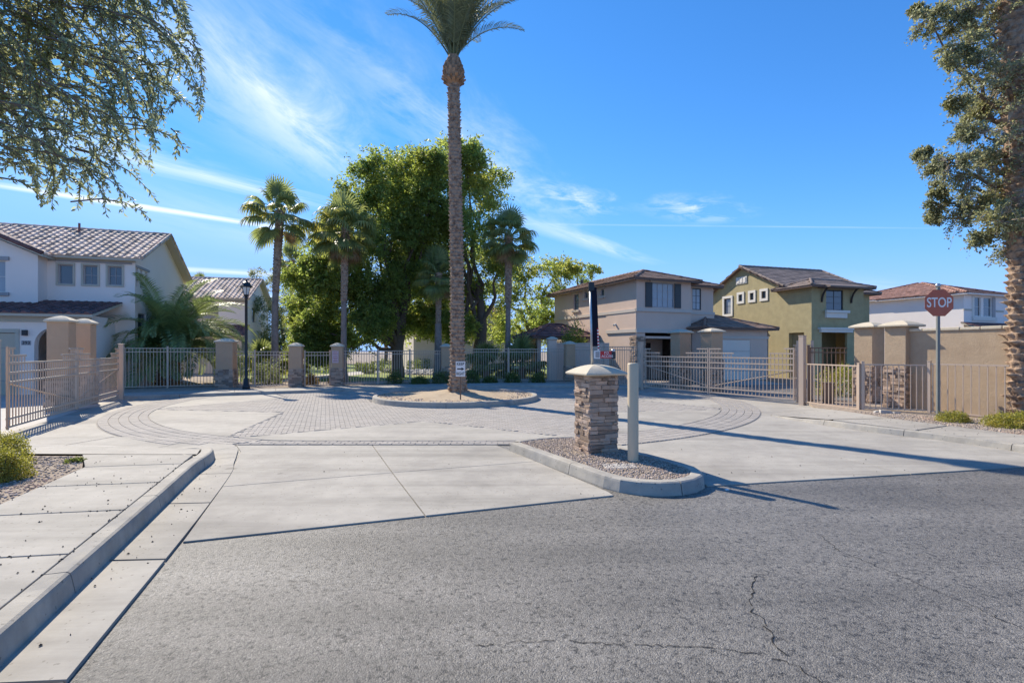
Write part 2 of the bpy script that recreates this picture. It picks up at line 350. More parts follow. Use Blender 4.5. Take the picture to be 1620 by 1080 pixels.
# ---------------------------------------------------------------- ground, road, paving
def inside(p, poly):
    x, y = p; c = False; j = len(poly) - 1
    for i in range(len(poly)):
        xi, yi = poly[i]; xj, yj = poly[j]
        if (yi > y) != (yj > y) and x < (xj - xi) * (y - yi) / (yj - yi) + xi: c = not c
        j = i
    return c
def smooth_line(pts, per=6):
    """Catmull-Rom through 2D or 3D points"""
    P = [np.array(p, float) for p in pts]; P = [2 * P[0] - P[1]] + P + [2 * P[-1] - P[-2]]; o = []
    for i in range(1, len(P) - 2):
        for k in range(per):
            t = k / per; a, b, c, d = P[i - 1], P[i], P[i + 1], P[i + 2]
            o.append(.5 * (2 * b + (c - a) * t + (2 * a - 5 * b + 4 * c - d) * t * t + (3 * b - a - 3 * c + d) * t ** 3))
    o.append(P[-2]); return o
def sheet(name, pts, z, m, parent=None):
    b = MB(); b.poly([(p[0], p[1], z) for p in pts]); return b.build(name, m, parent)
def slab(name, pts, z0, z1, m, parent=None, gap=0.007, bevel=0.006):
    c = np.mean(np.array(pts), axis=0); q = []
    for p in pts:
        d = np.array(p) - c; l = np.linalg.norm(d); q.append(tuple(np.array(p) - d / l * gap * 1.2))
    b = MB(); b.prism(q, z0, z1); return b.build(name, m, parent, bevel=bevel)

b = MB(); g = 260
b.poly([(-g, -60, -.06), (g, -60, -.06), (g, 420, -.06), (-g, 420, -.06)]); struct(b.build('ground', 'dirt'))
road = struct(sheet('asphalt_road', [(-40, -30), (40, -30), (40, 8.9), (-40, 8.9)], -.012, 'asphalt'))
# cracks worn into the asphalt
def crack(pts, w, seed):
    rr = random.Random(seed); m = MB(); P = []
    for i in range(len(pts) - 1):
        (x0, y0), (x1, y1) = pts[i], pts[i + 1]; n = max(4, int(math.hypot(x1 - x0, y1 - y0) / .035))
        for k in range(n):
            t = k / n; P.append((x0 + (x1 - x0) * t + rr.gauss(0, .011), y0 + (y1 - y0) * t + rr.gauss(0, .011)))
    for i in range(len(P) - 1):
        if rr.random() < .05: continue
        (x0, y0), (x1, y1) = P[i], P[i + 1]; dx, dy = x1 - x0, y1 - y0; l = math.hypot(dx, dy) or 1; nx, ny = -dy / l, dx / l
        a, c = w * rr.uniform(.3, 1.1), w * rr.uniform(.3, 1.1)
        m.poly([(x0 - nx * a, y0 - ny * a, -.0085), (x1 - nx * c, y1 - ny * c, -.0085), (x1 + nx * c, y1 + ny * c, -.0085), (x0 + nx * a, y0 + ny * a, -.0085)])
    return m.build('crack', 'crack', road)
crack([gp(740, 1018), gp(880, 1010), gp(1050, 1018), gp(1150, 1022), gp(1240, 1040), gp(1330, 1090)], .0034, 1)
crack([gp(1192, 908), gp(1190, 955), gp(1215, 990), gp(1245, 1038)], .0046, 2)
crack([gp(1192, 908), gp(1230, 902)], .002, 3)
crack([gp(1290, 840), gp(1330, 870), gp(1400, 898), gp(1480, 932), gp(1560, 965), gp(1640, 1000)], .0028, 4)

AX = math.tan(R(20))
# apron slabs at the entrance, laid on the road bed
apron = struct(thing('entrance_apron', None, None)); 
SL = [[(-2.83, 4.39), (-.86, 5.085), (-1.605, 6.866), (-3.49, 6.16)],
      [(-.86, 5.085), (1.16, 5.80), (1.12, 5.95), (.36, 7.56), (-1.605, 6.866)],
      [(-3.49, 6.16), (-1.605, 6.866), (-2.41, 8.84), (-4.76, 8.84), (-4.40, 8.3), (-4.14, 7.72)],
      [(-1.605, 6.866), (.36, 7.56), (.02, 8.25), (-.26, 8.84), (-2.41, 8.84)],
      [(2.36, 6.20), (5.3, 6.80), (4.75, 8.76), (1.95, 8.12), (2.25, 7.0)],
      [(5.3, 6.80), (8.55, 7.50), (7.72, 9.46), (4.75, 8.76)]]
for p in SL: slab('concrete_slab', p, -.06, .004, 'concrete', apron)
PC = (-2.0, 17.4); RO, RI, RN = 9.4, 8.45, 5.65
plaza = struct(sheet('plaza_paving', [(-4.8, 8.86), (0, 8.86), (1.2, 8.35), (1.95, 8.14), (7.72, 9.48), (7.2, 11.2), (7.4, 13.0), (8.9, 15.35), (5.35, 21.6), (4.2, 22.2), (1.5, 23.2), (-2, 23),
                                       (-5, 21.8), (-8.1, 20.3), (-11, 18.8), (-13.4, 17.4), (-9.9, 9.9), (-6, 9.55)], -.004, 'concrete'))
front_clip = 8.87
m = MB()
ringp = [(PC[0] + (RO + .02) * math.cos(a), max(front_clip, PC[1] + (RO + .02) * math.sin(a))) for a in np.linspace(0, 2 * math.pi, 120, endpoint=False)]
m.poly([(x, y, 0) for x, y in ringp]); m.build('joint_sand_bed', 'joint_sand', plaza)
wedges = []
for k in range(8):
    a0 = -math.pi / 2 + k * math.pi / 4; hw = math.pi / 8
    w = [(PC[0] + RN * math.cos(a0), PC[1] + RN * math.sin(a0))]
    for a in np.linspace(a0 - hw * .96, a0 + hw * .96, 9): w.append((PC[0] + RI * math.cos(a), PC[1] + RI * math.sin(a)))
    wedges.append(w); slab('concrete_slab', [(x, max(front_clip + .36, y)) for x, y in w], -.02, .012, 'concrete', plaza, gap=.02)
bm_ = MB()
def brick(cx, cy, hx, hy, ang, z):
    c, s = math.cos(ang), math.sin(ang); k = len(bm_.v); q = .004
    for zz, e in ((.0, 0), (z, q)):
        for ux, uy in ((-1, -1), (1, -1), (1, 1), (-1, 1)):
            x, y = ux * (hx - e), uy * (hy - e); bm_.v.append((cx + x * c - y * s, cy + x * s + y * c, zz))
    bm_.f.extend([tuple(k + i for i in f) for f in ((4, 5, 6, 7), (0, 1, 5, 4), (1, 2, 6, 5), (2, 3, 7, 6), (3, 0, 4, 7))])
rr = random.Random(5)
for c in range(5):                                    # outer courses
    r = RI + .095 + c * .19; n = int(2 * math.pi * r / .108)
    for i in range(n):
        a = 2 * math.pi * i / n; x, y = PC[0] + r * math.cos(a), PC[1] + r * math.sin(a)
        if y < front_clip + .06 or y > 23 or (-4.75 < x < .3 and y < 9.24): continue
        brick(x, y, .0915, .049, a, .011 + rr.uniform(0, .003))
ca, sa = math.cos(R(20)), math.sin(R(20))
wsm = [[(PC[0] + (x - PC[0]) * 1.0, PC[1] + (y - PC[1]) * 1.0) for x, y in w] for w in wedges]
for i in range(-45, 46):
    for j in range(-90, 91):
        lx, ly = (i + .5 * (j % 2)) * .204, j * .104
        x, y = PC[0] + lx * ca - ly * sa, PC[1] + lx * sa + ly * ca
        r = math.hypot(x - PC[0], y - PC[1])
        if r > RI - .07 or r < 2.7 or y < 9.24 or y > 22.6: continue
        if r > RN - .1:
            an = (math.atan2(y - PC[1], x - PC[0]) + math.pi / 2) % (math.pi / 4)
            if any(inside((x, y), w) for w in wsm): continue
        brick(x, y, .0995, .0495, R(20), .011 + rr.uniform(0, .003))
for j in range(3):
    for i in range(25):
        x = -4.66 + (i + .5 * (j % 2)) * .205
        if x < .12: brick(x, front_clip + .06 + j * .106, .098, .048, 0, .011 + rr.uniform(0, .003))
pav = bm_.build('pavers', 'paver', plaza, fix=False); pav['kind'] = 'stuff'

# ---------------------------------------------------------------- kerbs
def kerb(name, pts, h, w=.16, piece=1.9, side=1, hs=None, mat_='kerb_concrete', smooth=5, label=None, zb=-.05):
    """kerb swept along pts; the face is on the given side, pieces split by open joints"""
    root = struct(thing(name, label, None))
    P = smooth_line(pts, smooth) if smooth else [np.array(p, float) for p in pts]
    H = np.interp(np.linspace(0, 1, len(P)), np.linspace(0, 1, len(hs)), hs) if hs is not None else [h] * len(P)
    cum = [0]
    for i in range(1, len(P)): cum.append(cum[-1] + float(np.linalg.norm(P[i] - P[i - 1])))
    total = cum[-1]; n = max(1, round(total / piece)); L = total / n
    cx = [p[0] for p in P]; cy = [p[1] for p in P]
    def pt(s): return np.array([np.interp(s, cum, cx), np.interp(s, cum, cy)]), float(np.interp(s, cum, H))
    for k in range(n):
        m = MB(); ss = np.linspace(k * L + .006, (k + 1) * L - .006, max(2, int(L / .22) + 1)); rings = []
        for s in ss:
            p, hh = pt(s); q = pt(min(total, s + .06))[0] - pt(max(0, s - .06))[0]; q /= np.linalg.norm(q); nr = np.array([q[1], -q[0]]) * side
            prof = [(0, zb), (0, .0), (-.022, hh - .035), (-.03, hh - .012), (-.05, hh), (-w + .012, hh), (-w, hh - .012), (-w, zb)]
            rings.append([(p[0] + nr[0] * o, p[1] + nr[1] * o, z) for o, z in prof])
        k0 = len(m.v); npf = len(rings[0])
        for r in rings: m.v += r
        for i in range(len(rings) - 1):
            for j in range(npf):
                j2 = (j + 1) % npf; m.f.append((k0 + i * npf + j, k0 + i * npf + j2, k0 + (i + 1) * npf + j2, k0 + (i + 1) * npf + j))
        m.f.append(tuple(range(k0, k0 + npf))); e = k0 + (len(rings) - 1) * npf; m.f.append(tuple(e + npf - 1 - j for j in range(npf)))
        m.build('kerb_piece', mat_, root)
    return root
KX = lambda D: -2.67 - .365 * (D - 2.67)
kl = [(KX(-2), -2), (KX(1), 1), (KX(2.5), 2.5), (KX(4), 4), (KX(5.5), 5.5), (KX(6.8), 6.8), (-4.33, 7.35), (-4.55, 7.85), (-4.95, 8.25), (-5.5, 8.5)]
kerb('kerb_left', kl, .15, hs=[.15, .15, .15, .15, .15, .15, .15, .145, .10, .03], piece=1.85, side=1, w=.18)
# gutter pan along the kerb, wrapping into the drive
gin = [(KX(-2) , -2), (KX(1), 1), (KX(3), 3), (KX(5), 5), (KX(6.8), 6.8), (-4.33, 7.35), (-4.55, 7.85), (-4.95, 8.25), (-5.5, 8.5), (-6.6, 8.72), (-8.2, 8.85), (-10.4, 9.0)]
gout = [(-.72, -2), (-1.70, 1.05), (-2.36, 3.0), (-3.05, 5.0), (-3.72, 6.8), (-4.02, 7.42), (-4.29, 8.0), (-4.66, 8.68), (-5.25, 9.2), (-6.2, 9.52), (-8.0, 9.72), (-10.4, 9.9)]
gi, go = smooth_line(gin, 4), smooth_line(gout, 4)
gut = struct(thing('gutter', None, None))
cuts = [0, 4, 7, 10, 13, 16, 19, 23, 28, 34, 39, len(gi) - 1]
for a, c in zip(cuts[:-1], cuts[1:]):
    m = MB(); 
    for i in range(a, c):
        def P(t, arr): return arr[i] * (1 - t) + arr[i + 1] * t
        t0, t1 = (.03 if i == a else 0), (.97 if i == c - 1 else 1)
        A, B, C_, D_ = P(t0, gi), P(t0, go), P(t1, go), P(t1, gi)
        e = .012
        sh = lambda q, r: q + (r - q) / np.linalg.norm(r - q) * e
        B, C_ = sh(B, A), sh(C_, D_)
        m.hexa([(*A, -.06), (*B, -.06), (*C_, -.06), (*D_, -.06), (*A, .0), (*B, .012), (*C_, .012), (*D_, .0)])
    m.build('gutter_slab', 'concrete', gut)
# sidewalk beside the kerb
walk = struct(thing('sidewalk_left', None, None))
KB = lambda D: KX(D) - .192
PL = lambda D: -4.98 - .315 * (D - 4.98)
jl = [.45, 1.5, 2.55, 3.58, 4.62, 5.62, 6.57, 7.36]
for d0, d1 in zip(jl[:-1], jl[1:]):
    a, c = d0 - .005, d1 - .02
    r0, r1 = a + .2, c + .2
    slab('concrete_slab', [(PL(a), a), (KB(r0), r0), (KB(min(r1, 7.33)), min(r1, 7.33)), (PL(c) if c < 7.2 else -6.16, c)], 0, .15, 'concrete', walk, gap=.004)
# ramp down to the drive and the crossing walk
m = MB(); top = [(-11, 7.42), (-7.0, 7.40), (-5.55, 7.36), (-4.53, 7.36)]; bot = [(-11, 9.0), (-7.0, 8.76), (-6.2, 8.60), (-5.53, 8.37)]; mid = [(-11, 8.25), (-7.0, 8.12), (-5.75, 7.98), (-4.76, 7.82)]
for i in range(3):
    A, B, C_, D_ = top[i], top[i + 1], mid[i + 1], mid[i]
    m.poly([(*A, .149), (*B, .149), (*C_, .135), (*D_, .135)])
ramp_t = m.build('ramp_landing', 'concrete', walk)
m = MB()
for i in range(3):
    A, B, C_, D_ = mid[i], mid[i + 1], bot[i + 1], bot[i]
    m.poly([(*A, .134), (*B, .134), (*C_, .012), (*D_, .012)])
m.build('ramp', 'concrete_pale', walk)  # paler than the landing: the slope's brighter light is put into its colour
planter_poly = [(PL(-1) - .01, -1), (PL(4) - .01, 4), (PL(6.6) - .01, 6.55), (-6.15, 7.36), (-14, 7.4), (-14, -1)]
m = MB(); m.prism(planter_poly, -.05, .125); planter = struct(m.build('planting_bed_left', 'gravel'))

# median island
md = np.array([.46, -.89]); md /= np.linalg.norm(md); mn = np.array([-md[1], md[0]]); MO = np.array([0.0, 8.25])
ML = lambda s, n: tuple(MO + md * s + mn * n)
MW = 1.42
loop = [ML(-.10, .0)] + [ML(s, 0) for s in (.5, 1.2, 1.9, 2.2)] + [ML(2.33 + .71 * math.sin(t), .71 - .71 * math.cos(t)) for t in np.linspace(.25, math.pi - .25, 8)] + \
       [ML(s, MW) for s in (2.2, 1.9, 1.2, .5, .05)] + [ML(-.17, MW - .08), ML(-.28, MW - .3), ML(-.34, .8), ML(-.30, .35), ML(-.22, .08), ML(-.10, .0)]
kerb('median_kerb', loop, .14, w=.17, piece=1.75, side=1, smooth=4)
inner = [ML(-.05, .10)] + [ML(2.25, .10)] + [ML(2.30 + .61 * math.sin(t), .71 - .61 * math.cos(t)) for t in np.linspace(.25, math.pi - .25, 8)] + [ML(2.25, MW - .10), ML(.05, MW - .10), ML(-.14, MW - .18), ML(-.22, 1.05), ML(-.25, .4), ML(-.16, .14)]
m = MB(); m.prism(inner, -.03, .125); median = struct(m.build('median_gravel_bed', 'gravel'))
def pebbles(name, poly, z, n, size, parent, seed, m_='pebble', test=None):
    rg = np.random.default_rng(seed); P = np.array(poly); lo, hi = P.min(0), P.max(0); pts = []
    while len(pts) < n:
        q = lo + rg.random(2) * (hi - lo)
        if inside(q, poly) and (test is None or test(q)): pts.append(q)
    pts = np.array(pts)
    base = np.array([(0, 0, 1), (1, 0, 0), (0, 1, 0), (-1, 0, 0), (0, -1, 0), (.6, .6, .55), (-.6, .6, .5), (-.6, -.6, .55), (.6, -.6, .5)], float)
    F = np.array([(0, 5, 6), (0, 6, 7), (0, 7, 8), (0, 8, 5), (5, 1, 2), (5, 2, 6), (6, 2, 3), (6, 3, 7), (7, 3, 4), (7, 4, 8), (8, 4, 1), (8, 1, 5)])
    V = np.repeat(base[None], n, 0) * rg.uniform(.75, 1.25, (n, 9, 1))
    sz = size * rg.uniform(.4, 1.2, (n, 1, 1)); V = V * sz * np.array([1, .8, .62]) * rg.uniform(.7, 1.3, (n, 1, 3))
    a = rg.random(n) * 6.283; c, s = np.cos(a)[:, None], np.sin(a)[:, None]
    X = V[..., 0] * c - V[..., 1] * s; Y = V[..., 0] * s + V[..., 1] * c
    V = np.stack([X + pts[:, None, 0], Y + pts[:, None, 1], V[..., 2] + z], -1).reshape(-1, 3)
    F = (F[None] + np.arange(n)[:, None, None] * 9).reshape(-1, 3)
    o = link(name, np_mesh(name, V, F, m_), parent); o['kind'] = 'stuff'; return o
pebbles('gravel', inner, .128, 5600, .014, median, 3)
pebbles('gravel', [(PL(3.6) - .02, 3.6), (PL(6.5) - .02, 6.5), (-6.15, 7.3), (-9.5, 7.35), (-7.8, 3.6)], .128, 6500, .018, planter, 4)

# utility lid in the median
lidc = at(980, 735.5, 6.72); lid = thing('utility_box_lid', 'pale flat utility box lid with wire loops set in the median gravel', 'utility lid', (lidc.x, lidc.y, .118), R(4))
m = MB(); m.box(-.21, .21, -.13, .13, -.03, .012); m.build('lid_plate', 'concrete_pale', lid, bevel=.006)
for dx in (-.06, .05):
    m = MB(); m.tube([(dx + .075 * math.cos(t), .03 + .03 * math.cos(t), .014 + .05 * math.sin(t)) for t in np.linspace(0, math.pi, 9)], .004, 5); m.build('wire_loop', 'black_metal', lid)

# round island
IC = (-1.85, 17.05); IR = 2.72
isl = [(IC[0] + IR * math.cos(a), IC[1] + IR * math.sin(a)) for a in np.linspace(-math.pi / 2, 1.5 * math.pi, 33)]
kerb('round_island_kerb', isl, .17, w=.17, piece=2.1, side=1, smooth=2)
m = MB(); rings = 10; k0 = 0; rr = random.Random(3)
for i in range(rings + 1):
    r = (IR - .15) * i / rings; 
    for j in range(40):
        a = 2 * math.pi * j / 40; m.v.append((IC[0] + r * math.cos(a), IC[1] + r * math.sin(a), .13 + .20 * math.exp(-(r / 1.15) ** 2) + rr.uniform(-.012, .012)))
for i in range(rings):
    for j in range(40):
        j2 = (j + 1) % 40; m.f.append((i * 40 + j, i * 40 + j2, (i + 1) * 40 + j2, (i + 1) * 40 + j))
mound = struct(m.build('island_mound', 'granite_fines', smooth=True))
pebbles('gravel', [(IC[0] + 2.5 * math.cos(a), IC[1] + 2.5 * math.sin(a)) for a in np.linspace(0, 6.28, 24)], .14, 1500, .03, mound, 14)

# kerb, walk and beds along the back of the turnaround
bk = [(-13.6, 16.3), (-12.4, 17.1), (-11, 17.8), (-8.1, 19.2), (-5, 20.6), (-2, 21.75), (1.3, 22.15), (4.0, 21.3), (5.1, 20.7)]
kerb('kerb_back', bk, .12, side=1, piece=2.4, smooth=5)
bw = smooth_line(bk, 5)
def offs(P, d):
    o = []
    for i in range(len(P)):
        t = P[min(i + 1, len(P) - 1)] - P[max(i - 1, 0)]; t = t / np.linalg.norm(t); o.append(P[i] + np.array([-t[1], t[0]]) * d)
    return o
wb = struct(thing('sidewalk_back', None, None)); A, B = offs(bw, .17), offs(bw, 1.5)
for i in range(0, len(bw) - 1, 2):
    j = min(i + 2, len(bw) - 1)
    if j > i: slab('concrete_slab', [tuple(A[i]), tuple(A[j]), tuple(B[j]), tuple(B[i])], 0, .12, 'concrete', wb, gap=.006)
B2 = offs(bw, 1.49); C2 = offs(bw, 5.5)
m = MB(); m.prism([tuple(p) for p in B2] + [tuple(p) for p in reversed(C2)], -.05, .09); struct(m.build('planting_bed_back', 'gravel'))

# right-hand kerb, walk and bed
rk = [(9.35, 5.4), (8.2, 8.2), (7.8, 9.3), (7.2, 10.3), (6.87, 11.2), (6.6, 12.0), (6.45, 12.8)]
kerb('kerb_right', rk, .11, side=-1, hs=[.11, .11, .11, .11, .10, .04, .012], piece=1.7, smooth=4)
wr = struct(thing('sidewalk_right', None, None)); 
RS = [[(9.53, 5.4), (11.0, 5.9), (9.75, 8.4), (8.52, 7.9)], [(8.5, 7.93), (9.73, 8.43), (9.24, 9.3), (8.9, 10.4), (7.78, 9.8)], [(7.76, 9.84), (8.88, 10.44), (8.55, 11.5), (7.08, 11.3)],
      [(6.98, 11.33), (8.53, 11.54), (8.4, 12.9), (8.6, 14.9), (6.5, 12.9)]]
for p in RS[:3]: slab('concrete_slab', p, -.02, .108, 'concrete', wr)
m = MB(); p = RS[3]; zz = [.108, .108, .10, .03, .006]; m.poly([(x, y, z) for (x, y), z in zip(p, zz)]); m.build('ramp', 'concrete', wr)
m = MB(); m.prism([(11.0, 5.9), (9.75, 8.4), (9.26, 9.3), (8.92, 10.4), (8.57, 11.5), (8.42, 12.9), (8.34, 14.2), (8.8, 15.2), (9.6, 15.6), (24, 12), (24, 4)], -.05, .092)
bedr = struct(m.build('planting_bed_right', 'gravel'))
pebbles('gravel', [(9.3, 9.3), (8.95, 10.4), (8.6, 11.5), (8.6, 13.0), (11.2, 11.2), (11.4, 9.3)], .094, 3000, .018, bedr, 8)

# inside the gates
struct(sheet('inner_road_right', [(8.9, 15.3), (40, 9), (60, 28), (22, 27.5), (9.5, 25.5), (5.3, 21.4)], -.02, 'asphalt'))
struct(sheet('driveway_taupe', [(9.2, 23.5), (13.2, 24.5), (13.6, 30), (10, 30)], -.012, 'concrete'))
struct(sheet('driveway_green', [(15.2, 24.2), (20.0, 24.0), (22, 32), (17, 32)], -.012, 'concrete'))
struct(sheet('inner_drive_left', [(-9.9, 9.95), (-13.4, 17.4), (-15.2, 20.0), (-22, 21), (-30, 12), (-14, 7.6)], -.008, 'concrete_pale'))
lawn = struct(sheet('lawn', [(-15, 27), (5, 27), (10, 60), (-26, 60)], -.035, 'grass'))
m = MB(); m.poly([(-5.2 + 3.8 * math.cos(a), 38 + 4.2 * math.sin(a), -.028) for a in np.linspace(0, 2 * math.pi, 24, endpoint=False)]); struct(m.build('rock_wash', 'dirt'))
pebbles('river_rock', [(-5.2 + 3.7 * math.cos(a), 38 + 4.1 * math.sin(a)) for a in np.linspace(0, 2 * math.pi, 24, endpoint=False)], -.02, 900, .22, bpy.data.objects['rock_wash'], 6, 'river_rock')
struct(sheet('park_path', [(-13.5, 27), (-11.2, 27), (-9.0, 45), (3, 50), (3, 52.5), (-11, 47.5)], -.028, 'concrete_pale'))

# seed pods and dry leaves lying on the paving
rg = np.random.default_rng(21); V = []; F = []
def litter(n, f):
    for _ in range(n):
        x, y, z = f(); s = .004 + .008 * rg.random() ** 2; a = rg.random() * 6.28; c_, s_ = math.cos(a) * s, math.sin(a) * s; k = len(V)
        V.extend([(x + c_ * 1.3, y + s_ * 1.3, z + .002), (x - s_, y + c_, z + .003), (x - c_ * 1.3, y - s_ * 1.3, z + .002), (x + s_, y - c_, z + .003), (x, y, z + .012)])
        F.extend([(k, k + 1, k + 4), (k + 1, k + 2, k + 4), (k + 2, k + 3, k + 4), (k + 3, k, k + 4)])
def on_walk():
    d = 1.5 + 5.7 * rg.random(); x0, x1 = PL(d) + .02, KB(d) - .02; return x0 + (x1 - x0) * rg.random(), d, .151
def on_gutter():
    d = 2.4 + 5 * rg.random(); return KX(d) + .02 + .36 * rg.random() ** 1.4, d, .006
def on_joint():
    d = rg.choice(jl[2:6]) + .0; t = rg.random(); x = PL(d) + (KB(d) - PL(d)) * t; return x, d - .02 + t * .2 + rg.normal(0, .012), .151
def on_kb():
    d = 2.4 + 4.8 * rg.random(); return KB(d) + rg.normal(0, .01), d, .15
def on_right():
    d = 8.2 + 4.6 * rg.random(); return 7.85 - .37 * (d - 9.3) + .15 + 1.2 * rg.random(), d, .11
def on_apron():
    d = 5.5 + 3 * rg.random(); return rg.uniform(-3, 6), d, .005
litter(75, on_walk); litter(40, on_gutter); litter(60, on_joint); litter(40, on_kb); litter(60, on_right); litter(50, on_apron)
me = bpy.data.meshes.new('litter'); me.from_pydata(V, [], F); me.materials.append(MAT['pod']); o = link('seed_pod_litter', me); tag(o, 'dark seed pods and leaf bits scattered over the sidewalk and gutter', 'litter', kind='stuff')

# ---------------------------------------------------------------- pillars, fences, gates
def ledger(face, w, z0, z1, hmin, hmax, lmin, lmax, dmin, dmax, seed, sink=.02, jit=.006):
    """courses of ledge stones on one face: returns lists of 8-point stones; face(s, z, d) -> point"""
    rr = random.Random(seed); z = z0; o = []
    while z < z1 - hmin * .5:
        h = min(rr.uniform(hmin, hmax), z1 - z); s = -rr.uniform(0, .03)
        while s < w:
            l = rr.uniform(lmin, lmax); e = min(s + l, w + .012)
            if w - e < lmin * .5: e = w + .012
            d = rr.uniform(dmin, dmax); g = .0022; j = lambda: rr.uniform(-jit, jit)
            a, c, u, v = max(s, -.012) + g, e - g, z + g, z + h - g
            o.append([face(a, u, -sink), face(c, u, -sink), face(c, u + j() * .5, d + j()), face(a, u + j() * .5, d + j()), face(a, v, -sink), face(c, v, -sink), face(c, v + j() * .5, d + j()), face(a, v + j() * .5, d + j())])
            s = e
        z += h
    return o
def sq_faces(h):
    """the four faces of a square pillar of half-width h"""
    return [lambda s, z, d: (-h + s, -h - d, z), lambda s, z, d: (h + d, -h + s, z), lambda s, z, d: (h - s, h + d, z), lambda s, z, d: (-h - d, h - s, z)]
def cap_mesh(name, half, z0, lip, rise, m_, parent, curve=1.6):
    m = MB(); n = 8; prof = [(half - .02, z0), (half, z0 + .012), (half, z0 + lip)]
    for i in range(1, n + 1):
        t = i / n; prof.append((half * (1 - t) + .0, z0 + lip + rise * (1 - (1 - t) ** curve)))
    # square rings, subdivided per side for a softly curved cap
    k = 6; rings = []
    for r, z in prof:
        ring = []
        for sx, sy, ex, ey in ((-1, -1, 1, -1), (1, -1, 1, 1), (1, 1, -1, 1), (-1, 1, -1, -1)):
            for q in range(k):
                t = q / k; ring.append((r * (sx + (ex - sx) * t), r * (sy + (ey - sy) * t), z))
        rings.append(ring)
    N_ = 4 * k
    for ring in rings: m.v += ring
    for i in range(len(rings) - 1):
        for j in range(N_):
            j2 = (j + 1) % N_; m.f.append((i * N_ + j, i * N_ + j2, (i + 1) * N_ + j2, (i + 1) * N_ + j))
    m.f.append(tuple(reversed(range(N_))))
    return m.build(name, m_, parent, bevel=.006)
def pillar(label, x, y, z, rz, half, h, stone_h=0.0, stucco='stucco_pillar', cap='cap_cream', cap_over=.07, seed=1, group=None):
    t = thing('gate_pillar', label, 'pillar', (x, y, z), rz, group)
    m = MB(); m.box(-half, half, -half, half, -.06, h); m.build('shaft', stucco, t, bevel=.012)
    if stone_h:
        m = MB()
        for i, f in enumerate(sq_faces(half)):
            for s in ledger(f, 2 * half, 0, stone_h, .05, .095, .09, .26, .012, .055, seed * 10 + i): m.hexa(s)
        o = m.build('stone_veneer', 'stone', t); o['kind'] = 'stuff'
    cap_mesh('cap', half + cap_over, h, .05, .13, cap, t)
    return t
PICK = {}
def bar(name, x0, x1, z0, z1, th, m_, parent, y=0.0):
    m = MB(); m.box(x0, x1, y - th / 2, y + th / 2, z0, z1); return m.build(name, m_, parent, fix=False)
def picket(parent, x, z0, z1, m_, th=.019, y=0.0):
    key = (m_, round(th, 3))
    if key not in PICK:
        m = MB(); m.box(-th / 2, th / 2, -th / 2, th / 2, 0, 1); PICK[key] = m.mesh('picket', m_)
    return link('picket', PICK[key], parent, (x, y, z0), None, (1, 1, z1 - z0))
def post(parent, x, z1, m_, th=.065, z0=-.06, y=0.0, cap=True):
    m = MB(); m.box(x - th / 2, x + th / 2, y - th / 2, y + th / 2, z0, z1)
    if cap: m.box(x - th / 2 - .006, x + th / 2 + .006, y - th / 2 - .006, y + th / 2 + .006, z1 + .001, z1 + .018)
    return m.build('post', m_, parent, fix=False)
def fence(label, p0, p1, z, h, rails=(0.08, -.14, 0), spacing=.115, m_='metal_tan', posts=(), post_h=.05, th=.019, group=None, name='fence', cat='fence', rail=.032):
    L = math.hypot(p1[0] - p0[0], p1[1] - p0[1]); t = thing(name, label, cat, (p0[0], p0[1], z), math.atan2(p1[1] - p0[1], p1[0] - p0[0]), group)
    for r in rails:
        zz = r if r > 0 else h + r
        bar('rail', 0, L, zz - rail, zz, rail + .004, m_, t)
    n = int(L / spacing); 
    for i in range(n): picket(t, (i + .5) * L / n, .04, h - .005, m_, th)
    for s in posts: post(t, s * L, h + post_h, m_)
    return t
def swing_gate(label, p0, p1, z, m_='metal_tan', steps=True, group=None):
    """pair of leaves with stepped crowns at the posts and the meeting stile and a V of braces"""
    L = math.hypot(p1[0] - p0[0], p1[1] - p0[1]); t = thing('driveway_gate', label, 'gate', (p0[0], p0[1], z), math.atan2(p1[1] - p0[1], p1[0] - p0[0]), group)
    r = .04; mid = L / 2
    for x0, x1 in ((.10, mid - .015), (mid + .015, L - .10)):
        for zz in (1.40, 1.21, 1.03, .33, .17): bar('rail', x0, x1, zz - r, zz, r, m_, t)
        for x in (x0, x1 - .05): bar('stile', x + .01, x + .045, .10, 1.71, .035, m_, t)
    c1, c2 = .9, .42
    for a, c in ((.12, c1), (mid - 1.0, mid - .04), (mid + .04, mid + 1.0), (L - c1, L - .12)): bar('crown_rail', a, c, 1.55 - r, 1.55, r, m_, t)
    for a, c in ((.12, c2), (mid - .5, mid - .04), (mid + .04, mid + .5), (L - c2, L - .12)): bar('crown_rail', a, c, 1.70 - r, 1.70, r, m_, t)
    def top(x):
        d = min(x, L - x); e = abs(x - mid)
        if d < c2 or e < .5: return 1.68
        if d < c1 or e < 1.0: return 1.53
        return 1.39
    n = int((L - .3) / .128)
    for i in range(n):
        x = .15 + (i + .5) * (L - .3) / n
        if abs(x - mid) < .05: continue
        picket(t, x, .13, top(x), m_, .017)
    for x0, x1 in ((.15, mid - .05), (L - .15, mid + .05)):
        m = MB(); m.tube([(x0, .028, 1.0), (x1, .028, .36)], .016, 4); m.build('brace', m_, t)
    return t
GL0, GL1 = (-9.72, 9.80), (-12.85, 16.75)
swing_gate('tan double swing gate with stepped crowns and V braces beside the pale grey house', GL0, GL1, 0.0)
GR0, GR1 = (5.33, 20.85), (8.62, 15.45)
swing_gate('tan double swing gate with stepped crowns in front of the taupe house garage', GR0, GR1, 0.0)
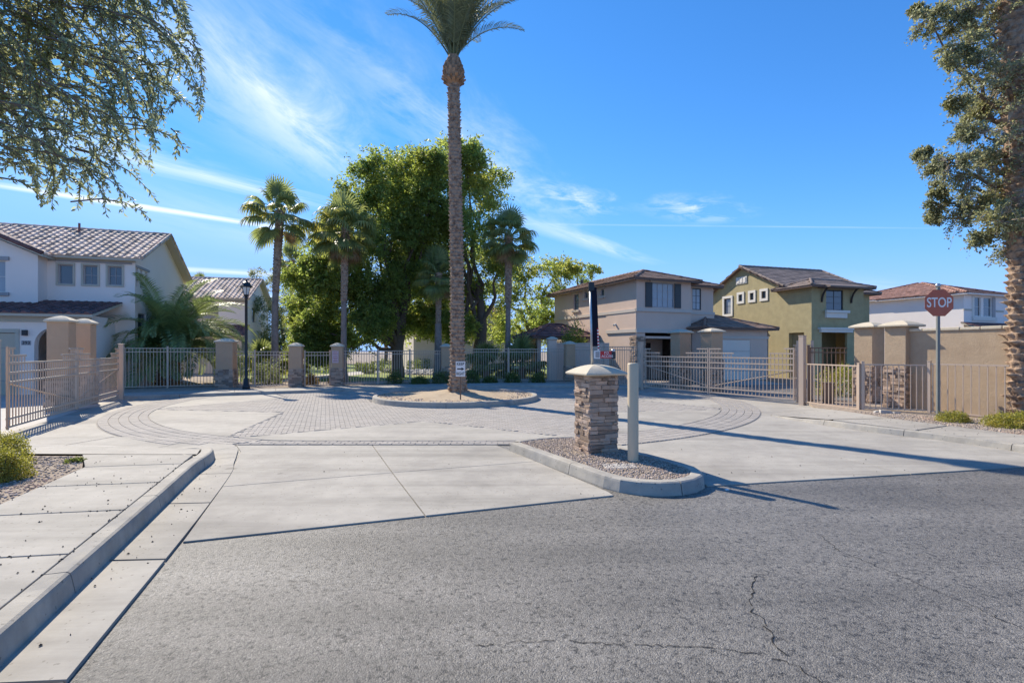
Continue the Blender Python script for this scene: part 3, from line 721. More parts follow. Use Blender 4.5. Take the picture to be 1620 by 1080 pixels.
def steel_post(label, x, y, rz, th, h, m_='metal_tan'):
    t = thing('gate_post', label, 'post', (x, y, 0), rz); m = MB(); m.box(-th / 2, th / 2, -th / 2, th / 2, -.05, h); m.build('shaft', m_, t, bevel=.006)
    m = MB(); m.box(-th / 2 - .008, th / 2 + .008, -th / 2 - .008, th / 2 + .008, h + .001, h + .025); m.build('post_cap', m_, t, bevel=.006)
    return t
steel_post('square tan gate post nearest the yellow-green shrubs', -9.80, 9.68, R(24), .15, 1.81)
steel_post('square tan gate post at the far end of the swing gate by the bushy palm', -12.88, 16.88, R(24), .13, 1.82)
steel_post('square tan gate post in front of the taupe house porch', 5.28, 20.97, R(28), .15, 1.95)
steel_post('tall square tan gate post in front of the green house', 8.68, 15.30, R(28), .15, 2.05)
m = MB(); m.box(-.3, -.02, -.22, .22, -.05, 1.2); t = thing('wall_stub', 'low tan stucco block behind the gate post by the yellow-green shrubs', 'wall', (-9.93, 9.75, 0), R(24)); m.build('block', 'stucco_tan', t, bevel=.01)
# pillars inside the left gate
pillar('larger tan stucco pillar with pale cap inside the gate by the pale grey house', -12.40, 14.1, 0, R(20), .24, 2.40, .9, seed=2, cap_over=.055)
pillar('smaller tan stucco pillar with pale cap beside the bushy palm', -13.02, 15.6, 0, R(20), .22, 2.42, .9, seed=3, cap_over=.055)
# the back fence line
PB = [(-11.9, 21.35), (-9.12, 21.65), (-7.62, 22.35), (-3.2, 24.8), (2.85, 25.4)]
lab = ['stone-footed stucco pillar behind the tall lamp post', 'stone-footed pillar at the hinge side of the walk gate', 'stone-footed pillar carrying the small pink sign', 'stone-footed pillar half hidden behind the tall date palm trunk', 'stone-footed pillar with pale cap at the end of the back fence beside the block wall']
hts = [1.9, 1.72, 1.72, 1.72, 1.85]
for i, (x, y) in enumerate(PB): pillar(lab[i], x, y, .05, R(12), (.32, .24, .23, .23, .23)[i], hts[i], .8, seed=20 + i, cap_over=.05)
fence('tan picket fence in front of the bushy palm', (-15.4, 20.3), (-12.25, 21.8), .10, 1.62, posts=(0, .42, 1))
fence('tan picket fence between the lamp post pillar and the walk gate', (-11.55, 21.4), (-9.38, 21.65), .08, 1.50, posts=(.35,))
fence('narrow tan picket walk gate between two stone-footed pillars', (-8.86, 21.8), (-7.87, 22.25), .06, 1.50, name='walk_gate', cat='gate', posts=(.03, .97))
fence('tan picket fence in front of the park lawn', (-7.38, 22.5), (-3.43, 24.65), .09, 1.52, posts=(.33, .66))
fence('tan picket fence behind the round island, right of the date palm', (-2.95, 24.85), (2.6, 25.4), .09, 1.60, posts=(.05, .5))
fence('tan picket fence between the block wall pillar and the driveway gate', (3.1, 25.3), (5.2, 21.1), .09, 1.70, posts=(.5,))
# masonry wall behind the fence
t = thing('garden_wall', 'mauve grey block garden wall behind the back fence', 'wall', (1.9, 26.6, 0), R(4)); m = MB(); m.box(0, 3.2, 0, .2, -.06, 1.95); m.build('wall_body', 'stucco_taupe', t); m = MB(); m.box(-.01, 3.21, -.03, .23, 1.951, 2.0); m.build('coping', 'stucco_band', t)
pillar('grey pillar with pale cap rising behind the block garden wall', 2.05, 26.3, 0, R(6), .22, 2.15, 0, stucco='stucco_taupe', seed=31, cap_over=.06)
# pillars inside the right gate
pillar('tan stucco pillar with stone foot behind the gate, nearer the taupe porch', 7.25, 22.0, 0, R(22), .30, 2.35, 1.25, seed=41, cap_over=.09)
pillar('tan stucco pillar with stone foot behind the gate, nearer the garage door', 8.15, 20.9, 0, R(22), .30, 2.35, 1.25, seed=42, cap_over=.09)
# right: low fence, wall, pillars
fence('low tan picket fence panel hinged on the tall gate post', (8.72, 15.2), (9.05, 13.35), .04, 1.2, rails=(.08, 0), posts=(1,), spacing=.13)
fence('low tan picket fence crossing in front of the two stone-footed pillars', (9.08, 13.3), (10.28, 12.72), .08, 1.2, rails=(.08, 0), posts=(.02,), spacing=.12)
fence('low tan picket fence with wide gaps standing against the long tan wall', (10.32, 12.66), (10.98, 11.3), .09, 1.22, rails=(.06, 0), posts=(0,), spacing=.15)
wdir = np.array([-.37, .93]); wdir /= np.linalg.norm(wdir)
t = thing('boundary_wall', 'long tan stucco boundary wall with block coping behind the stop sign', 'wall', (10.46, 13.6, 0), math.atan2(-wdir[1], -wdir[0]))
m = MB(); m.box(0, 9.0, 0, .2, -.06, 2.12); m.build('wall_body', 'stucco_tan', t)
for i in range(22):
    m = MB(); m.box(i * .41 + .004, i * .41 + .402, -.035, .235, 2.122 + .0, 2.20 + random.uniform(-.008, .008)); m.build('coping_block', 'cap_cream', t, bevel=.015)
wang = math.atan2(wdir[1], wdir[0]) - math.pi / 2
pillar('tan pillar with stone foot and wide cap beside the stop sign', 10.50, 13.80, .04, wang, .27, 2.22, 1.15, stucco='stucco_tan', seed=51, cap_over=.11)
pillar('tan pillar with stone foot and wide cap at the brown handrail fence', 10.64, 15.25, .04, wang, .27, 2.25, 1.15, stucco='stucco_tan', seed=52, cap_over=.11)
# small things behind the low fence
fence('dark brown picket fence between the gate post and the stone-footed pillar', (9.2, 15.9), (10.2, 15.6), .02, 1.70, m_='metal_brown', posts=(0,))
fence('short tan fence panel standing just behind the tall gate post', (8.95, 16.3), (9.35, 15.95), .02, 1.78, posts=(.25, 1), post_h=.12, rails=(.12, .32, -.3, -.15, 0))
t = thing('utility_cabinet', 'small brown metal utility cabinet behind the low fence panel', 'cabinet', (9.27, 15.0, 0), R(-20)); m = MB(); m.box(-.13, .13, -.12, .12, -.05, .66); m.build('body', 'metal_brown', t, bevel=.01); m = MB(); m.box(-.145, .145, -.135, .135, .661, .69); m.build('lid', 'metal_brown', t, bevel=.008)

def rubble(name, label, cat, x, y, z, pieces, m_, seed):
    t = thing(name, label, cat, (x, y, z)); rr = random.Random(seed)
    for dx, dy, sx, sy, sz in pieces:
        m = MB(); j = lambda: rr.uniform(.7, 1.15)
        m.hexa([(dx - sx * j(), dy - sy * j(), -.02), (dx + sx * j(), dy - sy * j(), -.02), (dx + sx * j(), dy + sy * j(), -.02), (dx - sx * j(), dy + sy * j(), -.02),
                (dx - sx * .8 * j(), dy - sy * .8 * j(), sz * j()), (dx + sx * .7 * j(), dy - sy * .8 * j(), sz * j()), (dx + sx * .7 * j(), dy + sy * .8 * j(), sz * j()), (dx - sx * .8 * j(), dy + sy * .7 * j(), sz * j())])
        m.build('fragment', m_, t, bevel=.008)
    return t
p = gp(1400, 653, .09); rubble('concrete_chunk', 'broken pale concrete chunk lying under the low fence', 'rubble', p[0], p[1], .095, [(0, 0, .17, .09, .07), (.22, -.08, .10, .05, .03), (-.16, .07, .07, .05, .05)], 'concrete_pale', 5)
p = gp(1150, 773); rubble('paper_scrap', 'small white scrap on the asphalt beside the median nose', 'litter', p[0], p[1], -.01, [(0, 0, .03, .02, .012)], 'sign_white', 6)

# ---------------------------------------------------------------- entry pedestal, bollard, signs, lamp
def text_obj(name, body, size, m_, parent, loc, rot=(R(90), 0, 0), width=None, ext=.0015, bold=0.0):
    cu = bpy.data.curves.new(name, 'FONT'); cu.body = body; cu.size = size; cu.align_x = 'CENTER'; cu.align_y = 'CENTER'; cu.extrude = ext; cu.offset = bold
    tmp = bpy.data.objects.new(name, cu); COL.objects.link(tmp); bpy.context.view_layer.update()
    me = bpy.data.meshes.new_from_object(tmp.evaluated_get(bpy.context.evaluated_depsgraph_get())); bpy.data.objects.remove(tmp); me.name = name
    me.materials.clear(); me.materials.append(MAT[m_])
    w = max(v.co.x for v in me.vertices) - min(v.co.x for v in me.vertices)
    o = link(name, me, parent, loc); o.rotation_euler = rot
    if width: o.scale = (width / w, 1, 1)
    return o
ph = .235
pcx, pcy = 1.13 + (ph * math.cos(R(20)) - ph * math.sin(R(20))), 7.45 + (ph * math.sin(R(20)) + ph * math.cos(R(20)))
ped = thing('entry_pedestal', 'stacked ledge stone pedestal with cream curved cap on the median', 'pedestal', (pcx, pcy, .10), R(20))
m = MB(); m.box(-ph + .02, ph - .02, -ph + .02, ph - .02, -.05, 1.175); m.build('core', 'stone', ped)
for i, f in enumerate(sq_faces(ph - .012)):
    for s in ledger(f, 2 * (ph - .012), 0, 1.165, .042, .075, .10, .28, .002, .034, 100 + i, sink=.03, jit=.009):
        m = MB(); m.hexa(s); m.build('stone', 'stone', ped, bevel=.005)
cap_mesh('cap', .345, 1.17, .035, .125, 'cap_cream', ped, curve=1.9)
m = MB(); m.box(ph + .02, ph + .10, -.10, .12, .93, 1.10); m.build('call_box', 'black_metal', ped, bevel=.01)

bp = at(1001.5, 727, 7.02)
bol = thing('bollard', 'plain cream painted steel bollard beside the stone pedestal', 'bollard', (bp.x, bp.y, .10))
m = MB(); m.lathe([(.0735, -.05), (.0735, 1.345), (.070, 1.36), (.062, 1.366), (0.02, 1.368)], 28); m.build('shaft', 'bollard_paint', bol, smooth=False)
bol.children[0].data.shade_smooth()
md_ = bol.children[0].modifiers.new('edge', 'EDGE_SPLIT'); md_.split_angle = R(40)

mx_, my_ = pcx - .055, pcy + .01
mast = thing('access_mast', 'thin steel mast with dark arm, striped tape and red access sign on the pedestal cap', 'mast', (mx_, my_, 1.36))
tilt = -.028
m = MB(); m.tube([(0, 0, -.02), (tilt * .5, 0, .6), (tilt, 0, 1.25)], .018, 12); m.build('pole', 'steel', mast, smooth=True)
m = MB(); m.hexa([(.012, -.012, .34), (.105, -.012, .34), (.105, .03, .34), (.012, .03, .34), (-.012, -.012, 1.235), (.066, -.012, 1.235), (.066, .03, 1.235), (-.012, .03, 1.235)]); m.build('arm', 'dark_panel', mast, bevel=.004)
m = MB(); m.box(-.055, .028, -.03, .035, 1.18, 1.31); m.build('clamp', 'black_metal', mast, bevel=.006)
for i in range(14):
    z = .28 + i * .024; m = MB(); m.box(.083 - .012 * i / 14, .104 - .012 * i / 14, -.018, -.0125, z, z + .024); m.build('tape_stripe', 'sign_bright_red' if i % 2 else 'sign_white', mast)
asg = Matrix()
m = MB(); m.box(.022, .115, -.036, -.028, .155, .275); m.build('keypad_plate', 'sign_white', mast)
m = MB(); m.box(.045, .105, -.040, -.0365, .17, .26); m.build('keypad_label', 'trim_grey', mast)
sg = MB(); sg.box(.116, .325, -.034, -.026, .16, .268); sgo = sg.build('access_sign', 'sign_bright_red', mast)
text_obj('lettering', 'P.D.', .052, 'sign_white', sgo, (.215, -.0365, .240), width=.075, bold=.0006)
text_obj('lettering', 'ACCESS', .052, 'sign_white', sgo, (.222, -.0365, .190), width=.175, bold=.0006)
m = MB(); m.box(.285, .345, -.036, .02, .15, .262); m.build('key_box', 'black_metal', mast, bevel=.005)
m = MB(); m.lathe([(.03, .263), (.03, .285), (.02, .297), (.005, .30)], 12, .315, -.01); m.build('key_box_knob', 'steel', mast)

sp = at(1484, 660, 11.65); SZ = .09
stop = thing('stop_sign', 'faded red octagonal stop sign on a grey square post', 'stop sign', (sp.x, sp.y, SZ), R(-6))
m = MB(); m.box(-.029, .029, -.029, .029, -.08, 2.98); m.build('post', 'post_steel', stop, bevel=.004)
cz = 2.62; ro = .325
m = MB(); pts = [(ro * math.cos(R(22.5 + 45 * i)), ro * math.sin(R(22.5 + 45 * i))) for i in range(8)]
m.v = [(x, -.034, cz + z) for x, z in pts] + [(x, -.031, cz + z) for x, z in pts]; m.f = [tuple(range(8)), tuple(reversed(range(8, 16)))] + [(i, (i + 1) % 8, 8 + (i + 1) % 8, 8 + i) for i in range(8)]
face = m.build('sign_face', 'sign_red', stop)
m = MB(); r1, r0 = ro * .965, ro * .93
for i in range(8):
    a, c = R(22.5 + 45 * i), R(67.5 + 45 * i)
    m.poly([(r0 * math.cos(a), -.0355, cz + r0 * math.sin(a)), (r1 * math.cos(a), -.0355, cz + r1 * math.sin(a)), (r1 * math.cos(c), -.0355, cz + r1 * math.sin(c)), (r0 * math.cos(c), -.0355, cz + r0 * math.sin(c))])
text_obj('lettering', 'STOP', .31, 'sign_white', face, (0, -.036, cz), width=.52, bold=.004)
m = MB(); m.lathe([(.04, 2.981), (.05, 3.0), (.05, 3.04), (.03, 3.06), (.01, 3.065)], 12); m.build('post_cap', 'steel', stop, smooth=True)

kp = at(728.5, 632, 15.3)
keep = thing('keep_right_sign', 'small white keep right arrow sign on a thin post before the date palm', 'sign', (kp.x, kp.y, .16), R(5))
m = MB(); m.box(-.02, .02, -.008, .008, -.1, 1.15); m.build('post', 'metal_brown', keep)
m = MB(); m.box(-.14, .14, -.016, -.010, .69, 1.14); fc = m.build('sign_face', 'sign_white', keep)
text_obj('lettering', 'KEEP', .125, 'ink', fc, (0, -.0185, 1.06), width=.22, bold=.0015)
text_obj('lettering', 'RIGHT', .125, 'ink', fc, (0, -.0185, .77), width=.24, bold=.0015)
m = MB(); m.box(-.10, .04, -.0195, -.017, .897, .933); m.poly([(.03, -.0193, .865), (.11, -.0193, .915), (.03, -.0193, .965)]); m.build('arrow', 'ink', fc)

pinks = thing('notice_sign', 'small pink notice sign mounted on a stone-footed pillar', 'sign', (-7.62 , 22.35 - .26, 0), R(12))
m = MB(); m.box(-.13, .13, -.012, .0, 1.08, 1.60); n_ = m.build('sign_face', 'sign_pink', pinks)
for i, (z, w) in enumerate(((1.54, .16), (1.47, .2), (1.37, .18), (1.30, .2), (1.23, .14), (1.16, .18))):
    m = MB(); m.box(-w / 2, w / 2, -.0145, -.0125, z - .012, z + .012); m.build('printed_line', 'sign_faded_red', n_)

lp = at(389.5, 614, 20.3)
lamp = thing('lamp_post', 'tall black lamp post with lantern head beside the back fence', 'lamp post', (lp.x, lp.y, .10))
m = MB(); m.lathe([(.14, -.05), (.14, .1), (.10, .16), (.085, .4), (.055, .45), (.05, 3.55), (.07, 3.58), (.07, 3.62), (.04, 3.66)], 14); m.build('pole', 'black_metal', lamp, smooth=True)
m = MB(); m.lathe([(.07, 3.66), (.10, 3.70), (.10, 3.72), (.06, 3.73)], 12); m.build('lantern_base', 'black_metal', lamp)
m = MB(); m.lathe([(.085, 3.735), (.165, 4.02)], 6); m.build('lantern_glass', 'lamp_glass', lamp)
for i in range(6):
    a = 2 * math.pi * i / 6; m = MB(); m.tube([(.09 * math.cos(a), .09 * math.sin(a), 3.73), (.172 * math.cos(a), .172 * math.sin(a), 4.03)], .010, 5); m.build('lantern_bar', 'black_metal', lamp)
m = MB(); m.lathe([(.23, 4.03), (.235, 4.05), (.16, 4.14), (.13, 4.20), (.05, 4.25), (.025, 4.30), (.02, 4.34)], 12); m.build('lantern_roof', 'black_metal', lamp)

# ---------------------------------------------------------------- houses
class Wall:
    """a straight wall in house coordinates: start point, heading; s runs along it, d stands out of it"""
    def __init__(w, x, y, ang): w.x, w.y, w.c, w.s = x, y, math.cos(R(ang)), math.sin(R(ang))
    def __call__(w, s, z, d=0.0): return (w.x + w.c * s + w.s * d, w.y + w.s * s - w.c * d, z)
def wbox(m, F, s0, s1, z0, z1, d0, d1):
    m.hexa([F(s0, z0, d1), F(s1, z0, d1), F(s1, z0, d0), F(s0, z0, d0), F(s0, z1, d1), F(s1, z1, d1), F(s1, z1, d0), F(s0, z1, d0)])
def wall(house, F, length, z0, z1, m_, openings=(), reveal=.14, gable=None, name='wall'):
    m = MB(); xs = sorted({0, length, *[v for o in openings for v in o[:2]]}); zs = sorted({z0, z1, *[v for o in openings for v in o[2:4]]})
    for i in range(len(xs) - 1):
        for j in range(len(zs) - 1):
            cx, cz_ = (xs[i] + xs[i + 1]) / 2, (zs[j] + zs[j + 1]) / 2
            if any(o[0] < cx < o[1] and o[2] < cz_ < o[3] for o in openings): continue
            m.poly([F(xs[i], zs[j]), F(xs[i + 1], zs[j]), F(xs[i + 1], zs[j + 1]), F(xs[i], zs[j + 1])])
    for a, c, e, f in [o[:4] for o in openings]:
        r = -reveal
        m.poly([F(a, e), F(a, f), F(a, f, r), F(a, e, r)]); m.poly([F(c, f), F(c, e), F(c, e, r), F(c, f, r)])
        m.poly([F(a, f), F(c, f), F(c, f, r), F(a, f, r)]); m.poly([F(c, e), F(a, e), F(a, e, r), F(c, e, r)])
    if gable: m.poly([F(0, z1), F(length, z1), F(*gable)])
    return m.build(name, m_, house, fix=False)
def window(house, F, s0, s1, z0, z1, pane='glass', nx=1, nz=1, frame='trim_grey', deep=.12, fw=.045, trim=None, tw=.10, sill=None, lintel=None, mull=.022, shutters=None, sw=.35, name='window'):
    m = MB(); d0, d1 = -deep, -deep + .05
    wbox(m, F, s0, s1, z0, z0 + fw, d0, d1); wbox(m, F, s0, s1, z1 - fw, z1, d0, d1); wbox(m, F, s0, s0 + fw, z0 + fw, z1 - fw, d0, d1); wbox(m, F, s1 - fw, s1, z0 + fw, z1 - fw, d0, d1)
    w = m.build(name, frame, house)
    xs = np.linspace(s0 + fw, s1 - fw, nx + 1); zs = np.linspace(z0 + fw, z1 - fw, nz + 1)
    for i in range(nx):
        for j in range(nz):
            m = MB(); wbox(m, F, xs[i] + .002, xs[i + 1] - .002, zs[j] + .002, zs[j + 1] - .002, d0 + .01, d0 + .022); m.build('pane', pane, w)
    if nx * nz > 1:
        m = MB()
        for x in xs[1:-1]: wbox(m, F, x - mull / 2, x + mull / 2, z0 + fw, z1 - fw, d0 + .015, d0 + .04)
        for z in zs[1:-1]: wbox(m, F, s0 + fw, s1 - fw, z - mull / 2, z + mull / 2, d0 + .018, d0 + .037)
        m.build('glazing_bars', frame, w)
    if trim:
        m = MB(); wbox(m, F, s0 - tw, s0, z0, z1, -.01, .05); wbox(m, F, s1, s1 + tw, z0, z1, -.01, .05); wbox(m, F, s0 - tw, s1 + tw, z1, z1 + tw, -.01, .055); wbox(m, F, s0 - tw, s1 + tw, z0 - tw, z0, -.01, .055); m.build('surround', trim, w)
    if sill: m = MB(); wbox(m, F, s0 - .12, s1 + .12, z0 - .13, z0 - .002, -.02, .09); m.build('sill', sill, w)
    if lintel: m = MB(); wbox(m, F, s0 - .12, s1 + .12, z1 + .002, z1 + .15, -.02, .07); m.build('lintel', lintel, w)
    if shutters:
        for a, c in ((s0 - sw, s0 - .01), (s1 + .01, s1 + sw)):
            m = MB(); wbox(m, F, a, c, z0, z1, .001, .05)
            for z in np.arange(z0 + .08, z1 - .08, .09): wbox(m, F, a + .05, c - .05, z, z + .05, .05, .062)
            m.build('shutter', shutters, w)
    return w
def band(house, F, s0, s1, z0, z1, d, m_, name='band'): m = MB(); wbox(m, F, s0, s1, z0, z1, -.02, d); return m.build(name, m_, house)
def roof_slope(roof, pts, m_, tw=.30, tl=.38, amp=.055, lift=.03, thick=.10, seed=0, fascia='trim_cream'):
    """one roof plane: eave-left, eave-right, (upper right, upper left | apex); a slab carrying rows of tiles"""
    P = [Vector(p) for p in pts]; a = (P[1] - P[0]).normalized(); n = a.cross(P[2] - P[0]).normalized()
    if n.z < 0: n = -n
    b_ = n.cross(a).normalized()
    if b_.dot(P[2] - P[0]) < 0: b_ = -b_
    m = MB(); k = len(P); m.v = [tuple(p) for p in P] + [tuple(p - Vector((0, 0, thick))) for p in P]
    m.f = [tuple(range(k)), tuple(reversed(range(k, 2 * k)))] + [(i, k + i, k + (i + 1) % k, (i + 1) % k) for i in range(k)]
    sl = m.build('roof_deck', fascia, roof)
    Q = [((p - P[0]).dot(a), (p - P[0]).dot(b_)) for p in P]; u0, u1 = min(q[0] for q in Q), max(q[0] for q in Q); v1 = max(q[1] for q in Q)
    prof = [(0, .004), (.17, amp * .8), (.35, amp), (.53, amp * .8), (.70, .004), (1.0, .004)] if amp > .03 else [(0.02, amp), (.98, amp)]
    T = MB(); nr = int(v1 / tl) + 1; nc = int((u1 - u0) / tw) + 1; rr = random.Random(seed); tw = (u1 - u0) / nc
    for j in range(nr):
        for i in range(nc + 1):
            off = (.5 * (j % 2) if amp <= .03 else 0); x0 = u0 + (i - off) * tw; y0 = j * tl - .03
            if not inside((x0 + tw / 2, y0 + tl * .45), Q): continue
            kk = len(T.v); dz = rr.uniform(-.004, .004)
            for yy, ex in ((y0, lift + dz), (min(y0 + tl * 1.06, v1), .004)):
                for f, h in prof:
                    p = P[0] + a * (x0 + f * tw * .985) + b_ * yy + n * (h + ex); T.v.append(tuple(p))
            np_ = len(prof)
            for q in range(np_ - 1): T.f.append((kk + q, kk + q + 1, kk + np_ + q + 1, kk + np_ + q))
            base = len(T.v)
            for f, h in prof: p = P[0] + a * (x0 + f * tw * .985) + b_ * y0 + n * .002; T.v.append(tuple(p))
            for q in range(np_ - 1): T.f.append((base + q, base + q + 1, kk + q + 1, kk + q))
    if T.v: o = T.build('tiles', m_, sl, fix=False); o['kind'] = 'stuff'
    return sl
def ridge(roof, p0, p1, m_, r=.10, l=.36):
    p0, p1 = Vector(p0), Vector(p1); L = (p1 - p0).length; n = max(1, int(L / l)); d = (p1 - p0) / n; m = MB()
    for i in range(n):
        q = p0 + d * i; m.tube([q, q + d * 1.05], [r, r * .82], 8)
    o = m.build('ridge_tiles', m_, roof); o['kind'] = 'stuff'; return o
def roof_root(house): return link('roof', None, house)
def gable_roof(house, x0, x1, y0, y1, ze, zr, m_, over=.35, fascia='trim_cream', axis='x', **kw):
    """ridge along axis; eaves at ze (wall line), the tile planes run out over the walls"""
    m = MB(); r_ = None
    if axis == 'x':
        ym = (y0 + y1) / 2; sl = (zr - ze) / (ym - y0); e = ze - over * sl + .10; z = zr + .10; X0, X1, Y0, Y1 = x0 - over, x1 + over, y0 - over, y1 + over
        A = [(X0, Y0, e), (X1, Y0, e), (X1, ym, z), (X0, ym, z)]; B = [(X1, Y1, e), (X0, Y1, e), (X0, ym, z), (X1, ym, z)]; rd = ((X0, ym, z + .03), (X1, ym, z + .03))
        verge = [((X1, Y0, e), (X1, ym, z)), ((X1, Y1, e), (X1, ym, z)), ((X0, Y0, e), (X0, ym, z))]
    else:
        xm = (x0 + x1) / 2; sl = (zr - ze) / (xm - x0); e = ze - over * sl + .10; z = zr + .10; X0, X1, Y0, Y1 = x0 - over, x1 + over, y0 - over, y1 + over
        A = [(X0, Y1, e), (X0, Y0, e), (xm, Y0, z), (xm, Y1, z)]; B = [(X1, Y0, e), (X1, Y1, e), (xm, Y1, z), (xm, Y0, z)]; rd = ((xm, Y0, z + .03), (xm, Y1, z + .03))
        verge = [((X0, Y0, e), (xm, Y0, z)), ((X1, Y0, e), (xm, Y0, z))]
    m = MB(); q = [Vector(p) for p in A]
    m.tube([rd[0], rd[1]], .05, 6); r_ = m.build('roof', m_, house)
    roof_slope(r_, A, m_, fascia=fascia, **kw); roof_slope(r_, B, m_, fascia=fascia, **kw); ridge(r_, rd[0], rd[1], m_)
    for a, c in verge: ridge(r_, (a[0], a[1], a[2] + .05), (c[0], c[1], c[2] + .05), m_, .075)
    return r_
def hip_roof(house, x0, x1, y0, y1, ze, pitch, m_, over=.4, fascia='trim_cream', **kw):
    X0, X1, Y0, Y1 = x0 - over, x1 + over, y0 - over, y1 + over; w, d = X1 - X0, Y1 - Y0; e = ze - over * pitch + .12; h = min(w, d) / 2; z = e + h * pitch
    if w >= d: a, c = (X0 + h, (Y0 + Y1) / 2, z), (X1 - h, (Y0 + Y1) / 2, z)
    else: a, c = ((X0 + X1) / 2, Y0 + h, z), ((X0 + X1) / 2, Y1 - h, z)
    m = MB(); m.tube([(a[0] - .05, a[1], a[2]), (c[0] + .05, c[1] + .05, c[2])], .05, 6); r_ = m.build('roof', m_, house)
    p = [(X0, Y0, e), (X1, Y0, e), (X1, Y1, e), (X0, Y1, e)]
    if w >= d: S_ = [[p[0], p[1], c, a], [p[2], p[3], a, c], [p[3], p[0], a], [p[1], p[2], c]]; hips = [(p[0], a), (p[3], a), (p[1], c), (p[2], c)]
    else: S_ = [[p[0], p[1], a], [p[2], p[3], c], [p[3], p[0], a, c], [p[1], p[2], c, a]]; hips = [(p[0], a), (p[1], a), (p[2], c), (p[3], c)]
    for s in S_: roof_slope(r_, s, m_, fascia=fascia, **kw)
    for u, v in hips + [(a, c)]:
        if (Vector(u) - Vector(v)).length > .3: ridge(r_, (u[0], u[1], u[2] + .03), (v[0], v[1], v[2] + .03), m_, .085)
    return r_
def shed_roof(house, pts, m_, fascia='trim_cream', **kw):
    m = MB(); m.tube([pts[-1], pts[2]], .04, 6); r_ = m.build('roof', m_, house); roof_slope(r_, pts, m_, fascia=fascia, **kw); return r_

# pale grey house on the left: origin at the upper front-right corner
H = thing('pale_grey_house', 'pale grey two-storey stucco house with sand tile roof and arched entry', 'house', (-16.2, 22.0, -.05), R(19))
W0 = Wall(-11, 0, 0)
wins = [(11 - 3.05 + .62, 11 - 3.05 + 1.16), ]
ops = [(8.33, 8.83, 4.42, 5.22), (9.18, 9.68, 4.43, 5.23), (10.04, 10.54, 4.44, 5.24)]
wall(H, W0, 11, -.1, 5.62, 'stucco_grey', ops)
for i, o in enumerate(ops): window(H, W0, *o, pane='glass', nx=(1, 2, 2)[i], nz=(1, 2, 2)[i], frame='trim_grey', trim='trim_cream', tw=.07)
band(H, W0, 8.0, 10.9, 5.34, 5.42, .05, 'trim_grey')
band(H, W0, 7.4, 11.02, 5.43, 5.60, .06, 'trim_cream', 'fascia_board')
W1 = Wall(0, 0, 90)
ops = [(.12, .38, 4.42, 5.22), (.62, .88, 4.42, 5.22), (1.25, 1.52, 4.42, 5.22), (.35, 1.35, 2.0, 3.3)]
wall(H, W1, 7.4, -.1, 5.62, 'stucco_grey', ops, gable=(3.7, 7.30))
for o in ops: window(H, W1, *o, pane='glass', frame='trim_grey', nz=2 if o[3] > 3 else 1)
band(H, W1, .08, 1.7, 5.25, 5.35, .05, 'trim_grey')
wall(H, Wall(0, 7.4, 180), 11, -.1, 5.62, 'stucco_grey'); wall(H, Wall(-11, 7.4, 270), 7.4, -.1, 5.62, 'stucco_grey', gable=(3.7, 7.30))
gable_roof(H, -11, 0, 0, 7.4, 5.62, 7.30, 'tile_sand', seed=3, tw=.30, tl=.40, amp=.075)
for x in (-6.6, -3.2): m = MB(); m.lathe([(.05, 6.9), (.05, 7.62)], 8, x, 3.2); m.build('vent_pipe', 'tile_maroon', H)
# forward gable volume on its left
W2 = Wall(-10.2, -.7, 0); ops = [(5.15, 6.15, 3.94, 5.18)]
wall(H, W2, 7.16, -.1, 5.45, 'stucco_grey', ops, gable=(3.58, 7.05)); window(H, W2, *ops[0], pane='glass_pale', nx=1, nz=2, frame='trim_white', sill='trim_grey', lintel='trim_grey')
wall(H, Wall(-3.04, -.7, 90), .7, -.1, 5.5, 'stucco_grey')
r_ = shed_roof(H, [(-2.74, 2.6, 5.46), (-2.74, -1.05, 5.46), (-6.62, -1.05, 7.2), (-6.62, 2.6, 7.2)], 'tile_sand', seed=5, amp=.075)
ridge(r_, (-2.74, -1.05, 5.50), (-6.62, -1.05, 7.24), 'tile_maroon', .09)
shed_roof(H, [(-10.5, -1.05, 5.46), (-10.5, 2.6, 5.46), (-6.62, 2.6, 7.2), (-6.62, -1.05, 7.2)], 'tile_sand', seed=7, amp=.075)
# ground floor front with garage and arch
W3 = Wall(-10.2, -2.4, 0); arch = (7.80, 9.05)
m = MB(); gz = 2.25; zt = 3.0
gd = (4.35, 7.25)
def front_with_arch():
    pts_l = [(0, -.1), (gd[0], -.1), (gd[0], 2.32), (gd[1], 2.32), (gd[1], -.1), (arch[0], -.1)]
    ax, rz_ = (arch[0] + arch[1]) / 2, (arch[1] - arch[0]) / 2
    ar = [(ax - rz_ * math.cos(t), 1.88 + rz_ * math.sin(t) * 1.05) for t in np.linspace(0, math.pi, 16)]
    quads = [((0, -.1), (gd[0], -.1), (gd[0], zt), (0, zt)), ((gd[0], 2.32), (gd[1], 2.32), (gd[1], zt), (gd[0], zt)), ((gd[1], -.1), (arch[0], -.1), (arch[0], zt), (gd[1], zt)), ((arch[1], -.1), (9.5, -.1), (9.5, zt), (arch[1], zt))]
    for q in quads: m.poly([W3(s, z) for s, z in q])
    for (a, c), (e, f) in zip(ar[:-1], ar[1:]):
        m.poly([W3(a, c), W3(e, f), W3(e, zt), W3(a, zt)]); m.poly([W3(a, c), W3(a, c, -.3), W3(e, f, -.3), W3(e, f)])
    for s in arch: m.poly([W3(s, -.1), W3(s, 1.88), W3(s, 1.88, -.3), W3(s, -.1, -.3)])
front_with_arch(); m.build('entry_wall', 'stucco_grey', H, fix=False)
wall(H, Wall(-.70, -2.4, 90), 2.4, -.1, 3.0, 'stucco_grey')
wall(H, Wall(-2.6, -.72, 0), 1.9, -.1, 3.0, 'stucco_grey', name='entry_back_wall')
